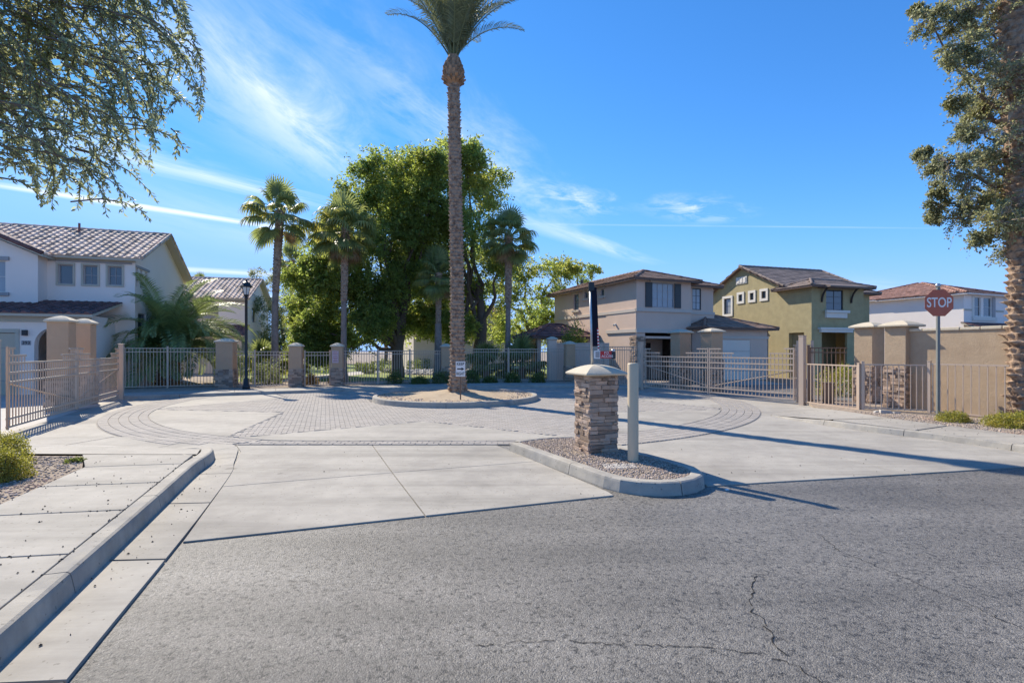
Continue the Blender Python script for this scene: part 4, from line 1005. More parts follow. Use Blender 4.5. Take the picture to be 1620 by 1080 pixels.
m = MB(); wbox(m, Wall(-1.75, -.72, 0), 0, .9, -.05, 2.15, .002, .05); m.build('front_door', 'door_dark', H)
g = link('garage_door', None, H); g = band(H, W3, gd[0] + .02, gd[1] - .02, -.05, 2.30, -.06, 'garage_tan', 'garage_door')
for z in (.55, 1.15, 1.75): band(g, W3, gd[0] + .04, gd[1] - .04, z, z + .02, -.055, 'trim_grey', 'panel_joint')
band(H, W3, gd[0] - .12, gd[1] + .12, 2.322, 2.46, .04, 'trim_cream', 'garage_lintel'); band(H, W3, gd[1] + .002, gd[1] + .12, -.05, 2.32, .04, 'trim_cream', 'garage_jamb')
lt = MB(); wbox(lt, W3, 7.49, 7.62, 2.22, 2.42, .002, .14); lt.build('wall_lantern', 'black_metal', H)
plq = band(H, W3, 7.43, 7.71, 1.87, 2.03, .012, 'trim_grey', 'number_plaque')
no = text_obj('house_number', '393', .17, 'ink', plq, W3(7.57, 1.95, .016), rot=(R(90), 0, 0), width=.22, bold=.003)
shed_roof(H, [(-10.6, -2.85, 3.02), (-.45, -2.85, 3.02), (-.45, -.02, 3.68), (-10.6, -.02, 3.68)], 'tile_maroon', seed=6, tw=.27, tl=.38, amp=.06)
band(H, W3, 0, 9.55, 2.72, 2.98, .06, 'trim_cream', 'eave_board')

# smaller house behind the lamp post
H = thing('background_house', 'pale house with sand tile roof seen between the bushy palm and lamp post', 'house', (-20.3, 39.0, -.05), R(14))
F0 = Wall(-9, 0, 0); ops = [(5.6, 7.15, 4.15, 5.2), (5.2, 7.6, .9, 2.2)]
wall(H, F0, 9, -.1, 5.6, 'stucco_grey', ops); [window(H, F0, *o, nx=2, pane='glass', frame='trim_grey', sill='trim_grey') for o in ops]
F1 = Wall(0, 0, 90); ops = [(2.0, 3.0, 3.9, 5.0)]
wall(H, F1, 8, -.1, 5.6, 'stucco_grey', ops, gable=(4, 7.5)); window(H, F1, *ops[0], frame='trim_grey')
wall(H, Wall(0, 8, 180), 9, -.1, 5.6, 'stucco_grey'); wall(H, Wall(-9, 8, 270), 8, -.1, 5.6, 'stucco_grey', gable=(4, 7.5))
gable_roof(H, -9, 0, 0, 8, 5.6, 7.45, 'tile_sand', seed=9, tw=.33, tl=.42, amp=.07)
band(H, F0, 0, 9.05, 5.3, 5.5, .06, 'trim_grey', 'fascia_board')
shed_roof(H, [(-9.3, -1.5, 2.75), (.3, -1.5, 2.75), (.3, 0, 3.55), (-9.3, 0, 3.55)], 'tile_maroon', seed=10)
wall(H, Wall(-9, -1.1, 0), 9, -.1, 2.8, 'stucco_band')

# taupe house
H = thing('taupe_house', 'taupe two-storey house with dark shutters and brown tile hip roof', 'house', (6.54, 26.9, -.05), R(23))
FS = Wall(0, 9.2, 270)                   # side wall, far end to the street corner
ops = [(2.58, 3.25, 4.22, 5.25), (3.93, 4.35, 4.85, 5.25), (5.76, 6.14, 4.83, 5.23)]
wall(H, FS, 9.2, -.1, 5.5, 'stucco_taupe', [(a, c, e, f) for a, c, e, f in ops])
for i, o in enumerate(ops): window(H, FS, *o, pane='glass', frame='trim_grey', nz=2 if i == 0 else 1, sill='stucco_band', lintel='stucco_band')
band(H, FS, 0, 9.25, 3.70, 3.86, .06, 'stucco_band'); band(H, FS, 6.4, 9.25, 2.62, 2.80, .07, 'stucco_band'); band(H, FS, 6.4, 9.2, 2.80, 3.70, .03, 'stucco_taupe', 'overhang')
F0 = Wall(0, 0, 0); ops = [(1.0, 2.48, 3.96, 5.28), (.55, 3.3, -.1, 2.60)]
wall(H, F0, 3.65, -.1, 5.5, 'stucco_taupe', ops); w_ = window(H, F0, *ops[0], pane='glass_pale', nx=4, nz=3, frame='trim_grey', shutters='shutter', sw=.44, lintel='stucco_band', deep=.08)
band(H, F0, -.06, 3.70, 3.72, 3.90, .08, 'stucco_band'); band(H, F0, -.07, 3.71, 2.60, 2.80, .08, 'stucco_band')
m = MB(); wbox(m, F0, .001, 3.64, 2.3, 2.42, -2.5, -.02); m.build('porch_ceiling', 'stucco_taupe', H)
m = MB(); F9 = Wall(0, 2.4, 0); m.poly([F9(0, -.1), F9(3.65, -.1), F9(3.65, 2.4), F9(0, 2.4)]); m.build('porch_back_wall', 'stucco_taupe', H, fix=False)
m = MB(); wbox(m, F9, 1.75, 2.75, -.05, 2.1, .004, .06); m.build('front_door', 'door_dark', H); m = MB(); wbox(m, F9, 1.15, 1.5, .1, 2.05, .004, .05); m.build('sidelight', 'glass', H)
m = MB()
for i, f in enumerate((lambda s, z, d: F0(s, z, d), lambda s, z, d: FS(8.65 + s, z, d))):
    for s in ledger(f, .55, -.05, 2.44, .07, .12, .12, .3, .02, .06, 300 + i): m.hexa(s)
o = m.build('stone_column', 'stone', H); o['kind'] = 'stuff'
m = MB()
for s in ledger(lambda s, z, d: F9(.2 + s, z, d), .9, 0, 2.3, .07, .12, .15, .35, .02, .05, 310): m.hexa(s)
o = m.build('stone_panel', 'stone', H); o['kind'] = 'stuff'
FW = Wall(3.65, .5, 0); ops = [(.55, 1.2, 3.96, 5.18)]
wall(H, Wall(3.65, 0, 90), .5, -.1, 5.5, 'stucco_taupe'); wall(H, FW, 2.1, -.1, 5.4, 'stucco_taupe', ops); window(H, FW, *ops[0], pane='glass_pale', nx=2, nz=3, frame='shutter', lintel='stucco_band', deep=.08)
band(H, FW, 0, 2.15, 3.1, 3.70, .03, 'stucco_taupe', 'apron_band'); band(H, FW, 0, 2.16, 3.70, 3.86, .07, 'stucco_band')
wall(H, Wall(5.75, .5, 90), 8.7, -.1, 5.4, 'stucco_taupe'); wall(H, Wall(5.75, 9.2, 180), 5.75, -.1, 5.5, 'stucco_taupe')
hip_roof(H, 0, 3.7, 0, 9.2, 5.45, .34, 'tile_brown', seed=12, amp=.02, tw=.33, tl=.34, fascia='underlay')
hip_roof(H, 3.0, 5.75, .5, 9.0, 5.33, .34, 'tile_brown', seed=13, amp=.02, tw=.33, tl=.34, fascia='underlay')
FG = Wall(3.68, -.9, 0); gd = (.12, 3.42)
wall(H, FG, 4.75, -.1, 2.95, 'stucco_taupe', [(*gd, -.1, 2.25)], reveal=.2)
g = band(H, FG, gd[0], gd[1], -.08, 2.24, -.12, 'garage_door', 'garage_door')
for z in (.5, 1.05, 1.6): band(g, FG, gd[0] + .03, gd[1] - .03, z, z + .02, -.114, 'trim_grey', 'panel_joint')
band(H, FG, .0, 4.8, 2.30, 2.45, .05, 'stucco_band')
wall(H, Wall(8.5, -.9, 90), 6, -.1, 2.95, 'stucco_taupe'); wall(H, Wall(3.75, .5, 270), 1.4, -.1, 2.95, 'stucco_taupe')
hip_roof(H, 3.75, 8.5, -.9, 5.5, 2.9, .33, 'tile_brown', seed=14, amp=.02, tw=.33, tl=.34, fascia='underlay')
m = MB(); m.tube([FS(7.35, 3.12, .02), FS(7.35, 3.05, .16)], .06, 8); m.build('spot_lamp', 'trim_white', H)

# olive green house
H = thing('olive_green_house', 'olive green two-storey house with grey tile roof and bracketed window awning', 'house', (17.2, 29.4, -.05), R(17))
FS = Wall(0, 11.5, 270)
ops = [(4.24, 4.94, 4.2, 5.3), (5.68, 6.04, 4.98, 5.44), (6.73, 7.07, 4.98, 5.44), (7.75, 8.12, 4.98, 5.44), (9.89, 10.99, -.1, 2.71)]
w_ = wall(H, FS, 11.5, -.1, 5.56, 'stucco_green', ops, reveal=.25)
m = MB(); m.poly([FS(2.6, 5.56), FS(9.5, 5.56), FS(6.05, 7.2)]); m.build('gable_wall', 'stucco_green', H, fix=False)
for i, o in enumerate(ops[:4]): window(H, FS, *o, pane='glass' if i else 'glass_pale', frame='shutter', trim='trim_white', tw=.16, deep=.1, nz=2 if i == 0 else 1)
m = MB(); wbox(m, FS, 5.45, 6.45, 6.15, 6.62, .0, .05)
for k in range(3): wbox(m, FS, 5.52 + k * .31, 5.75 + k * .31, 6.22, 6.56, .05, .08)
m.build('gable_vent', 'trim_white', H)
m = MB(); m.poly([FS(9.89, -.1, -.25), FS(10.99, -.1, -.25), FS(10.99, 2.71, -.25), FS(9.89, 2.71, -.25)]); m.build('recess_back', 'stucco_green', H)
m = MB(); m.tube([FS(7.9, 3.05, .02), FS(7.95, 2.95, .2)], .07, 8); m.build('spot_lamp', 'trim_white', H)
F0 = Wall(0, 0, 0); ops = [(1.08, 2.38, 4.0, 5.2), (.75, 2.68, -.1, 2.70)]
wall(H, F0, 3.95, -.1, 5.45, 'stucco_green', ops); window(H, F0, *ops[0], pane='glass', nx=2, nz=3, frame='shutter', deep=.1)
m = MB(); wbox(m, F0, .98, 2.55, 3.55, 3.98, -.02, .12); wbox(m, F0, .88, 2.65, 3.84, 3.985, .12, .22); m.build('window_box', 'trim_white', H)
for s in (.72, 2.95):
    m = MB(); pp = [F0(s, 4.45 + .85 * math.sin(t), .04 + .62 * (1 - math.cos(t))) for t in np.linspace(0, math.pi / 2, 8)]; m.tube(pp, .06, 6); m.build('awning_bracket', 'interior_dark', H)
m = MB(); m.hexa([F0(.45, 5.24, .85), F0(3.2, 5.24, .85), F0(3.2, 5.24, 0), F0(.45, 5.24, 0), F0(.45, 5.32, .85), F0(3.2, 5.32, .85), F0(3.2, 5.55, 0), F0(.45, 5.55, 0)]); m.build('awning', 'tile_grey', H)
m = MB(); wbox(m, F0, .55, 2.95, 2.705, 2.86, -.02, .16); wbox(m, F0, .45, 3.1, 2.865, 2.98, -.02, .22); m.build('porch_lintel', 'trim_white', H)
m = MB(); F9 = Wall(0, 1.8, 0); m.poly([F9(.2, -.1), F9(3.9, -.1), F9(3.9, 2.8), F9(.2, 2.8)]); m.build('porch_back_wall', 'stucco_green', H, fix=False)
m = MB(); wbox(m, F9, 1.0, 1.8, -.05, 2.2, .004, .06); m.build('front_door', 'door_dark', H)
wall(H, Wall(3.95, 0, 90), 1.2, -.1, 5.3, 'stucco_green')
FW = Wall(3.95, 1.2, 0); ops = [(.90, 1.25, 3.85, 5.15)]; wall(H, FW, 2.0, -.1, 5.3, 'stucco_green', ops); window(H, FW, *ops[0], pane='glass', frame='shutter', trim='trim_white', tw=.1, deep=.08)
wall(H, Wall(5.95, 1.2, 90), 10.3, -.1, 5.3, 'stucco_green'); wall(H, Wall(5.95, 11.5, 180), 5.95, -.1, 5.3, 'stucco_green')
gable_roof(H, 0, 6.5, 2.0, 8.9, 5.56, 7.2, 'tile_grey', over=.3, seed=15, amp=.02, tw=.33, tl=.34, fascia='underlay')
hip_roof(H, 0, 3.95, 0, 2.1, 5.4, .36, 'tile_grey', over=.45, seed=16, amp=.02, tw=.33, tl=.34, fascia='underlay')
hip_roof(H, 2.6, 5.95, 1.2, 5.5, 5.25, .36, 'tile_grey', over=.45, seed=17, amp=.02, tw=.33, tl=.34, fascia='underlay')

# white house at the right
H = thing('white_house', 'white two-storey house with red tile hip roof behind the boundary wall', 'house', (30.0, 34.0, -.05), R(22))
FS = Wall(0, 9.5, 270); ops = [(.5, 1.2, 4.3, 4.8)]
wall(H, FS, 9.5, -.1, 5.55, 'stucco_white', ops); window(H, FS, *ops[0], frame='shutter')
F0 = Wall(0, 0, 0); ops = [(1.15, 1.92, 3.95, 5.25), (2.25, 3.2, 3.95, 5.25)]
wall(H, F0, 4.6, -.1, 5.45, 'stucco_white', ops); [window(H, F0, *o, pane='glass', nz=2, frame='trim_white', deep=.1) for o in ops]
band(H, F0, .9, 3.7, 3.66, 3.92, .09, 'trim_white', 'sill_band'); band(H, F0, .9, 1.13, 3.92, 5.3, .04, 'trim_white', 'window_trim'); band(H, F0, 3.25, 3.6, 3.92, 5.3, .04, 'trim_grey', 'window_trim'); band(H, F0, -.02, .88, 4.30, 4.42, .03, 'trim_cream'); band(H, F0, 3.72, 4.62, 4.30, 4.42, .03, 'trim_cream')
wall(H, Wall(4.6, 0, 90), .6, -.1, 5.45, 'stucco_white'); FW = Wall(4.6, .6, 0); ops = [(.5, 1.1, 4.1, 5.1)]
wall(H, FW, 4.0, -.1, 5.45, 'stucco_white', ops); window(H, FW, *ops[0], frame='trim_grey', nz=2)
wall(H, Wall(8.6, .6, 90), 8.9, -.1, 5.45, 'stucco_white'); wall(H, Wall(8.6, 9.5, 180), 8.6, -.1, 5.5, 'stucco_white')
hip_roof(H, 0, 8.6, .6, 9.5, 5.5, .30, 'tile_red', seed=18, amp=.02, tw=.33, tl=.34, fascia='stucco_white')
hip_roof(H, 0, 4.6, 0, 5.0, 5.45, .30, 'tile_red', seed=19, amp=.02, tw=.33, tl=.34, fascia='stucco_white')
shed_roof(H, [(-.3, -1.6, 2.9), (8.9, -1.6, 2.9), (8.9, 0, 3.5), (-.3, 0, 3.5)], 'tile_maroon', seed=20, amp=.02)
wall(H, Wall(0, -1.2, 0), 6.9, -.1, 2.9, 'stucco_white')

# house glimpsed behind the trees
H = thing('tan_house', 'tan house with pale red roof glimpsed behind the date palm trunk', 'house', (-2.0, 47.0, -.05), R(20))
F0 = Wall(-7, 0, 0); ops = [(4.5, 5.5, 3.8, 4.9)]; wall(H, F0, 9, -.1, 3.2, 'stucco_band', []); wall(H, Wall(-7, 2, 0), 9, 3.2, 5.4, 'stucco_band', ops); window(H, Wall(-7, 2, 0), *ops[0], nx=2, nz=2, frame='trim_white')
wall(H, Wall(2, 0, 90), 9, -.1, 5.4, 'stucco_band'); wall(H, Wall(-7, 9, 270), 9, -.1, 5.4, 'stucco_band'); wall(H, Wall(2, 9, 180), 9, -.1, 5.4, 'stucco_band')
shed_roof(H, [(-7.4, -.5, 3.1), (2.4, -.5, 3.1), (2.4, 2, 4.1), (-7.4, 2, 4.1)], 'tile_red', seed=22, amp=.02)
hip_roof(H, -7, 2, 2, 9, 5.4, .36, 'tile_red', seed=21, amp=.02, tw=.36, tl=.4)
# dark tiled patio roof
H = thing('patio_shelter', 'dark tiled patio shelter roof beside the taupe house', 'shelter', (2.6, 31.0, -.05), R(20))
for x, y in ((-1.6, -1.2), (1.6, -1.2), (1.6, 1.2), (-1.6, 1.2)): m = MB(); m.box(x - .12, x + .12, y - .12, y + .12, 0, 2.5); m.build('post', 'stucco_taupe', H)
hip_roof(H, -1.7, 1.7, -1.3, 1.3, 2.5, .45, 'tile_maroon', seed=23, amp=.02, fascia='underlay')

# ---------------------------------------------------------------- vegetation
def unit(v): return v / np.maximum(np.linalg.norm(v, axis=-1, keepdims=True), 1e-9)
def leaves(name, C, D, L, W_, m_, parent, rg, fold=.18, kind='stuff', up=None):
    """diamond leaves: C base points, D directions, L lengths, W_ widths"""
    n = len(C); D = unit(D); r = rg.normal(size=(n, 3)) if up is None else rg.normal(size=(n, 3)) * .6 + up
    side = unit(np.cross(D, r)); nor = np.cross(side, D); L = np.broadcast_to(np.asarray(L, float), (n,))[:, None]; W_ = np.broadcast_to(np.asarray(W_, float), (n,))[:, None]
    midp = C + D * L * .45 + nor * W_ * fold
    V = np.stack([C, midp + side * W_ * .5 + nor * W_ * .25, C + D * L, midp - side * W_ * .5 + nor * W_ * .25], 1).reshape(-1, 3)
    F = np.arange(4 * n).reshape(n, 4)
    o = link(name, np_mesh(name, V, F, m_), parent)
    if kind: o['kind'] = kind
    return o
def ball(rg, n, shell=.5):
    u = unit(rg.normal(size=(n, 3))); return u * (shell + (1 - shell) * rg.random((n, 1)) ** .6)
def crown(name, blobs, m_, parent, seed, leaf, sub=9, per=260, flat=.85, ratio=.5, drop=.25, twigs=None):
    """blobs: (x, y, z, r); every blob breaks into small clumps so the sky shows through between them"""
    rg = np.random.default_rng(seed); C = []; D = []; tw = MB()
    for x, y, z, r in blobs:
        k = max(3, int(sub * rg.uniform(.75, 1.25)))
        cc = np.array([x, y, z]) + ball(rg, k, .35) * r * np.array([1, 1, flat])
        for c in cc:
            rs = r * rg.uniform(.40, .75); nt_ = max(4, int(per * rg.uniform(.6, 1.3) / 16)); out = c - np.array([x, y, z])
            td = unit(rg.normal(size=(nt_, 3)) + out / max(r, 1e-6) * .9 + np.array([0, 0, -.15])); tl = rs * rg.uniform(.35, 1.25, (nt_, 1)); t0 = c + rg.normal(size=(nt_, 3)) * rs * .28
            if twigs:
                for q in range(nt_):
                    a_, e_ = t0[q], t0[q] + td[q] * tl[q]; e_ = e_ + np.array([0, 0, -.25]) * tl[q] ** 2 / max(rs, .1); tw.tube([np.array([x, y, z]) * .6 + c * .4, (a_ + c) / 2, a_, e_], [.012, .009, .006, .002], 3, cap=False)
            s = rg.random((nt_, 16, 1)) ** .75; p = t0[:, None] + td[:, None] * tl[:, None] * s + np.array([0, 0, -.25]) * (tl[:, None] * s) ** 2 / max(rs, .1) + rg.normal(size=(nt_, 16, 3)) * leaf * .45
            C.append(p.reshape(-1, 3)); D.append(unit((td[:, None] * .9 + rg.normal(size=(nt_, 16, 3)) * .8 + np.array([0, 0, -drop])).reshape(-1, 3)))
    C = np.concatenate(C); D = np.concatenate(D); n = len(C); L = leaf * rg.uniform(.65, 1.3, n)
    if twigs: tw.build('twigs', twigs, parent, fix=False)
    return leaves(name, C, D, L, L * ratio * rg.uniform(.8, 1.2, n), m_, parent, rg)
def limbs(parent, base, fork, targets, r0, m_, seed, twist=.12, r_end=.03, name='limbs'):
    rr = random.Random(seed); m = MB(); b0, f0 = Vector(base), Vector(fork)
    for t in targets:
        t = Vector(t); p0 = f0.copy(); pts = [p0 + (t - p0) * (k / 6) + Vector((rr.gauss(0, twist), rr.gauss(0, twist), rr.gauss(0, twist) + .35 * math.sin(math.pi * k / 6))) * (1 if 0 < k < 6 else 0) for k in range(7)]
        m.tube(pts, [r0 * .62 * (1 - k / 6) + r_end for k in range(7)], 7)
    return m.build(name, m_, parent, smooth=True)
def trunk_mesh(parent, pts, rad, m_, n=12, seed=0, rough=.06, name='trunk'):
    rr = random.Random(seed); P = smooth_line(pts, 5); Rr = np.interp(np.linspace(0, 1, len(P)), np.linspace(0, 1, len(rad)), rad); m = MB()
    m.tube([tuple(p) for p in P], [r * rr.uniform(1 - rough, 1 + rough) for r in Rr], n); return m.build(name, m_, parent, smooth=True)
def px_blobs(lst, D, spread, seed):
    rr = random.Random(seed); o = []
    for x, y, r in lst:
        d = D + rr.uniform(-spread, spread); p = at(x, y, d); o.append((p.x, p.y, p.z, r / 810 * d))
    return o

# the two large shade trees in the park and their neighbours
A_ = [(520, 425, 34), (497, 470, 30), (528, 515, 34), (488, 525, 22), (560, 470, 44), (600, 420, 48), (553, 395, 34), (585, 350, 42), (565, 300, 32), (605, 278, 36), (640, 268, 36), (640, 325, 48), (655, 390, 44), (585, 505, 32), (545, 540, 24), (615, 480, 36), (500, 500, 24), (520, 555, 20), (625, 300, 36), (540, 450, 40), (482, 440, 26), (472, 490, 22), (470, 530, 20), (635, 440, 42), (600, 470, 40), (660, 360, 36), (668, 258, 28), (678, 298, 32), (688, 345, 34), (545, 330, 26), (520, 380, 26), (615, 375, 40), (500, 555, 20)]
t = thing('shade_tree', 'large dense shade tree behind the walk gate and fan palms', 'tree', (-7.0, 31.5, 0))
bl = [(x + 7.0, y - 31.5, z, r) for x, y, z, r in px_blobs(A_, 31.5, 2.4, 1)]
trunk_mesh(t, [(0, 0, -.1), (-.05, 0, 1.2), (.1, 0, 2.4), (.35, 0, 4.2)], [.42, .34, .30, .24], 'bark', seed=1)
limbs(t, (0, 0, 0), (.0, 0, 1.6), [b[:3] for b in bl[::3]], .20, 'bark', 2, .22); limbs(t, (0, 0, 0), (.3, 0, 4.0), [b[:3] for b in bl[1::3]], .17, 'bark', 3, .2)
crown('crown', bl, 'leaf_dark', t, 5, .17, sub=15, per=360)
B_ = [(700, 255, 30), (738, 252, 30), (765, 290, 32), (700, 315, 44), (745, 345, 44), (690, 385, 42), (740, 425, 44), (700, 465, 38), (762, 470, 36), (785, 415, 28), (670, 440, 34), (672, 345, 40), (690, 505, 26), (718, 515, 24), (658, 515, 24), (745, 510, 22), (660, 295, 34), (665, 480, 34), (670, 400, 40)]
t = thing('shade_tree', 'tallest shade tree rising behind the date palm trunk', 'tree', (-2.3, 33.5, 0))
bl = [(x + 2.3, y - 33.5, z, r) for x, y, z, r in px_blobs(B_, 33.5, 2.2, 4)]
trunk_mesh(t, [(0, 0, -.1), (.1, 0, 1.5), (.35, 0, 3.2), (.1, 0, 6.0)], [.48, .38, .32, .22], 'bark', seed=4)
limbs(t, (0, 0, 0), (.2, 0, 2.4), [b[:3] for b in bl[::3]], .22, 'bark', 5, .22); limbs(t, (0, 0, 0), (.2, 0, 4.8), [b[:3] for b in bl[1::3]], .17, 'bark', 6, .2)
crown('crown', bl, 'leaf_mid', t, 6, .17, sub=15, per=360)
C_ = [(822, 425, 24), (850, 440, 28), (880, 425, 24), (902, 425, 16), (838, 485, 32), (880, 470, 28), (815, 515, 32), (862, 505, 22), (800, 470, 26), (780, 520, 26)]
t = thing('shade_tree', 'smaller shade tree between the fan palm and the taupe house', 'tree', (1.6, 39.0, 0))
bl = [(x - 1.6, y - 39.0, z, r) for x, y, z, r in px_blobs(C_, 39.0, 2, 7)]
trunk_mesh(t, [(0, 0, -.1), (.1, 0, 1.5), (0, 0, 3.6)], [.3, .24, .18], 'bark', seed=7); limbs(t, (0, 0, 0), (0, 0, 2.2), [b[:3] for b in bl[::2]], .22, 'bark', 8, .2)
crown('crown', bl, 'leaf_mid', t, 7, .19, sub=10, per=190)
def simple_tree(label, lst, D, base, m_, seed, leaf, sub=9, per=160, ratio=.5, spread=1.5):
    t = thing('shade_tree', label, 'tree', (base, D, 0)); bl = [(x - base, y - D, z, r) for x, y, z, r in px_blobs(lst, D, spread, seed)]
    zf = min(b[2] for b in bl); trunk_mesh(t, [(0, 0, -.1), (.1, 0, zf * .5), (0, 0, zf)], [.28, .2, .14], 'bark', seed=seed); limbs(t, (0, 0, 0), (0, 0, zf * .6), [b[:3] for b in bl[::2]], .2, 'bark', seed, .2)
    crown('crown', bl, m_, t, seed, leaf, sub=sub, per=per, ratio=ratio); return t
simple_tree('pale olive bushy tree behind the lamp post and tallest fan palm', [(430, 485, 24), (460, 470, 26), (485, 490, 22), (420, 520, 24), (450, 520, 30), (480, 535, 24), (430, 550, 22), (465, 555, 20)], 44, -19.5, 'leaf_olive', 31, .17, 12, 260, .3)
simple_tree('thin dark tree standing above the background house roof', [(405, 436, 15), (425, 440, 13), (415, 460, 15), (398, 455, 12)], 58, -28.5, 'leaf_grey', 32, .22, 7, 110, .35)
simple_tree('small leafy treetop showing over the taupe house roof', [(915, 430, 11), (935, 428, 11), (925, 445, 14)], 47, 6.4, 'leaf_mid', 33, .2, 8, 120)
for i, (x0, lab_) in enumerate(((500, 'low green tree in the park seen under the big shade tree'), (610, 'low green tree in the park between the two large trunks'), (700, 'low green tree in the park left of the date palm trunk'), (850, 'low dark tree behind the patio shelter'))):
    lst = [(x0 + dx, y, r) for dx, y, r in ((-35, 518, 22), (0, 505, 26), (38, 518, 22), (-18, 532, 18), (20, 532, 18))]
    simple_tree(lab_, lst, 62 + 3 * i, (x0 - 810) / 810 * (62 + 3 * i), 'leaf_mid', 40 + i, .3, 9, 150)

# tree overhanging from the left
t = thing('overhanging_tree', 'grey-green tree with drooping leafy twigs hanging over the sidewalk', 'tree', (-7.9, 5.6, .12))
rg = np.random.default_rng(77); O = np.array([-7.9, 5.6, .12])
reg = [(-60, -80), (250, -80), (300, -10), (318, 60), (326, 130), (318, 195), (285, 255), (255, 300), (236, 352), (205, 335), (178, 350), (140, 318), (100, 345), (66, 345), (30, 290), (-60, 300)]
C = []; Dr = []; tw = MB(); cnt = 0
while cnt < 640:
    x, y = rg.uniform(-60, 328), rg.uniform(-80, 354)
    if not inside((x, y), reg): continue
    edge = max(0, (x - 40) / 290) * .55 + max(0, (y + 20) / 370) * .55
    if rg.random() < edge * .80: continue
    d = rg.uniform(4.2, 5.05); tip = np.array(at(x, y, d)) - O; ln = rg.uniform(.5, 1.0)
    dirx = np.array([rg.uniform(-.1, 1.25), rg.uniform(-.4, .4), 0]); 
    p1 = tip; p0 = tip - np.array([dirx[0] * ln * .85, dirx[1] * ln, -ln * rg.uniform(.2, .8)]); pm = (p0 + p1) / 2 + np.array([.16 * ln, 0, .17 * ln])
    k = int(ln / .016); ts = np.linspace(.12, 1, k)[:, None]
    P = (1 - ts) ** 2 * p0 + 2 * ts * (1 - ts) * pm + ts ** 2 * p1; T = unit(2 * (1 - ts) * (pm - p0) + 2 * ts * (p1 - pm))
    q = unit(np.cross(T, rg.normal(size=(k, 3)))); C.append(P); Dr.append(unit(q * .75 + T * .8))
    pts = [tuple((1 - s) ** 2 * p0 + 2 * s * (1 - s) * pm + s ** 2 * p1) for s in (0, .3, .6, .85, 1)]; tw.tube(pts, [.007, .006, .0045, .003, .0016], 4, cap=False); cnt += 1
C = np.concatenate(C); Dr = np.concatenate(Dr); L = rg.uniform(.036, .066, len(C))
leaves('crown', C, Dr, L, L * .34, 'leaf_grey', t, rg)
tw.build('twigs', 'bark', t, fix=False)
trunk_mesh(t, [(0, 0, -.15), (.1, 0, 1.5), (.3, -.05, 2.9), (.5, -.1, 4.2)], [.26, .2, .17, .13], 'bark', seed=9)
limbs(t, (0, 0, 0), (.35, 0, 3.3), [(2.6, -.3, 4.5), (3.3, .2, 4.3), (2.2, .4, 5.2), (3.9, -.1, 5.0), (1.6, -.8, 4.6)], .13, 'bark', 12, .1, .008)

# evergreen at the right edge
t = thing('evergreen_oak', 'small-leaved evergreen tree with branches reaching into the sky beside the shaggy palm trunk', 'tree', (13.9, 12.6, .05))
E_ = [(1468, 25, 20), (1510, 35, 30), (1560, 40, 44), (1605, 50, 48), (1500, 92, 18), (1540, 108, 30), (1590, 130, 46), (1512, 160, 14), (1545, 175, 22), (1590, 205, 44), (1475, 262, 20), (1505, 255, 24), (1540, 275, 34), (1590, 285, 46), (1490, 318, 18), (1535, 335, 26), (1583, 350, 32), (1562, 372, 18), (1615, 330, 40), (1540, -10, 40), (1620, 200, 50), (1620, 10, 50), (1485, 300, 12), (1456, 245, 9), (1478, 345, 9), (1455, 15, 9), (1530, 70, 26), (1570, 150, 34), (1565, 240, 32), (1560, 310, 30), (1600, 390, 26), (1595, 90, 40), (1530, 210, 14), (1610, 290, 40), (1570, 0, 40)]
bl = [(x - 13.9, y - 12.6, z - .05, r) for x, y, z, r in px_blobs(E_, 11.7, .9, 13)] + [(.3, .2, 6, 2.0), (1.5, 1, 7.5, 2.2), (2, -1, 6, 2)]
trunk_mesh(t, [(0, 0, -.1), (.05, 0, 2), (-.2, 0, 4.5), (-.6, 0, 7)], [.3, .24, .2, .14], 'bark', seed=14)
limbs(t, (0, 0, 0), (-.15, 0, 4.2), [b[:3] for b in bl[:26:2]], .12, 'bark', 15, .14, .012)
crown('crown', bl, 'leaf_oak', t, 16, .068, sub=9, per=150, flat=.8, ratio=.5, twigs='bark_pale')

# ---- palms
def date_trunk(parent, h, r0, r1, lean, dz, around, amp, m_, name='trunk', nz_per=6, flare=.0, seed=0, shag=0.0):
    rg = np.random.default_rng(seed); nz = int(h / dz * nz_per); nt_ = around * 6
    Z = np.linspace(0, h, nz + 1); TH = np.arange(nt_) / nt_ * 2 * np.pi; zz, th = np.meshgrid(Z, TH, indexing='ij')
    row = np.floor(zz / dz); fz = zz / dz - row; ph = th / (2 * np.pi) * around + .5 * (row % 2) + row * .07; ft = ph - np.floor(ph)
    cell = (np.sin((np.floor(ph) * 12.9898 + row * 78.233)) * 43758.5453) % 1.0
    bump_ = np.clip(1 - np.abs(ft - .5) * 2.1, 0, 1) ** .6 * (fz ** 1.3) * (.65 + .7 * cell)
    base = np.interp(zz / h, [0, 1], [r0, r1]) + flare * np.exp(-zz / .45)
    rad = base + amp * bump_ + shag * (cell > .8) * fz * bump_ + rg.normal(0, amp * .08, zz.shape)
    lx = np.interp(zz, lean[0], lean[1]); V = np.stack([lx + rad * np.cos(th), rad * np.sin(th), zz], -1).reshape(-1, 3)
    i = np.arange(nz)[:, None] * nt_; j = np.arange(nt_)[None]; j2 = (j + 1) % nt_
    F = np.stack([i + j, i + j2, i + nt_ + j2, i + nt_ + j], -1).reshape(-1, 4)
    return link(name, np_mesh(name, V, F, m_), parent)
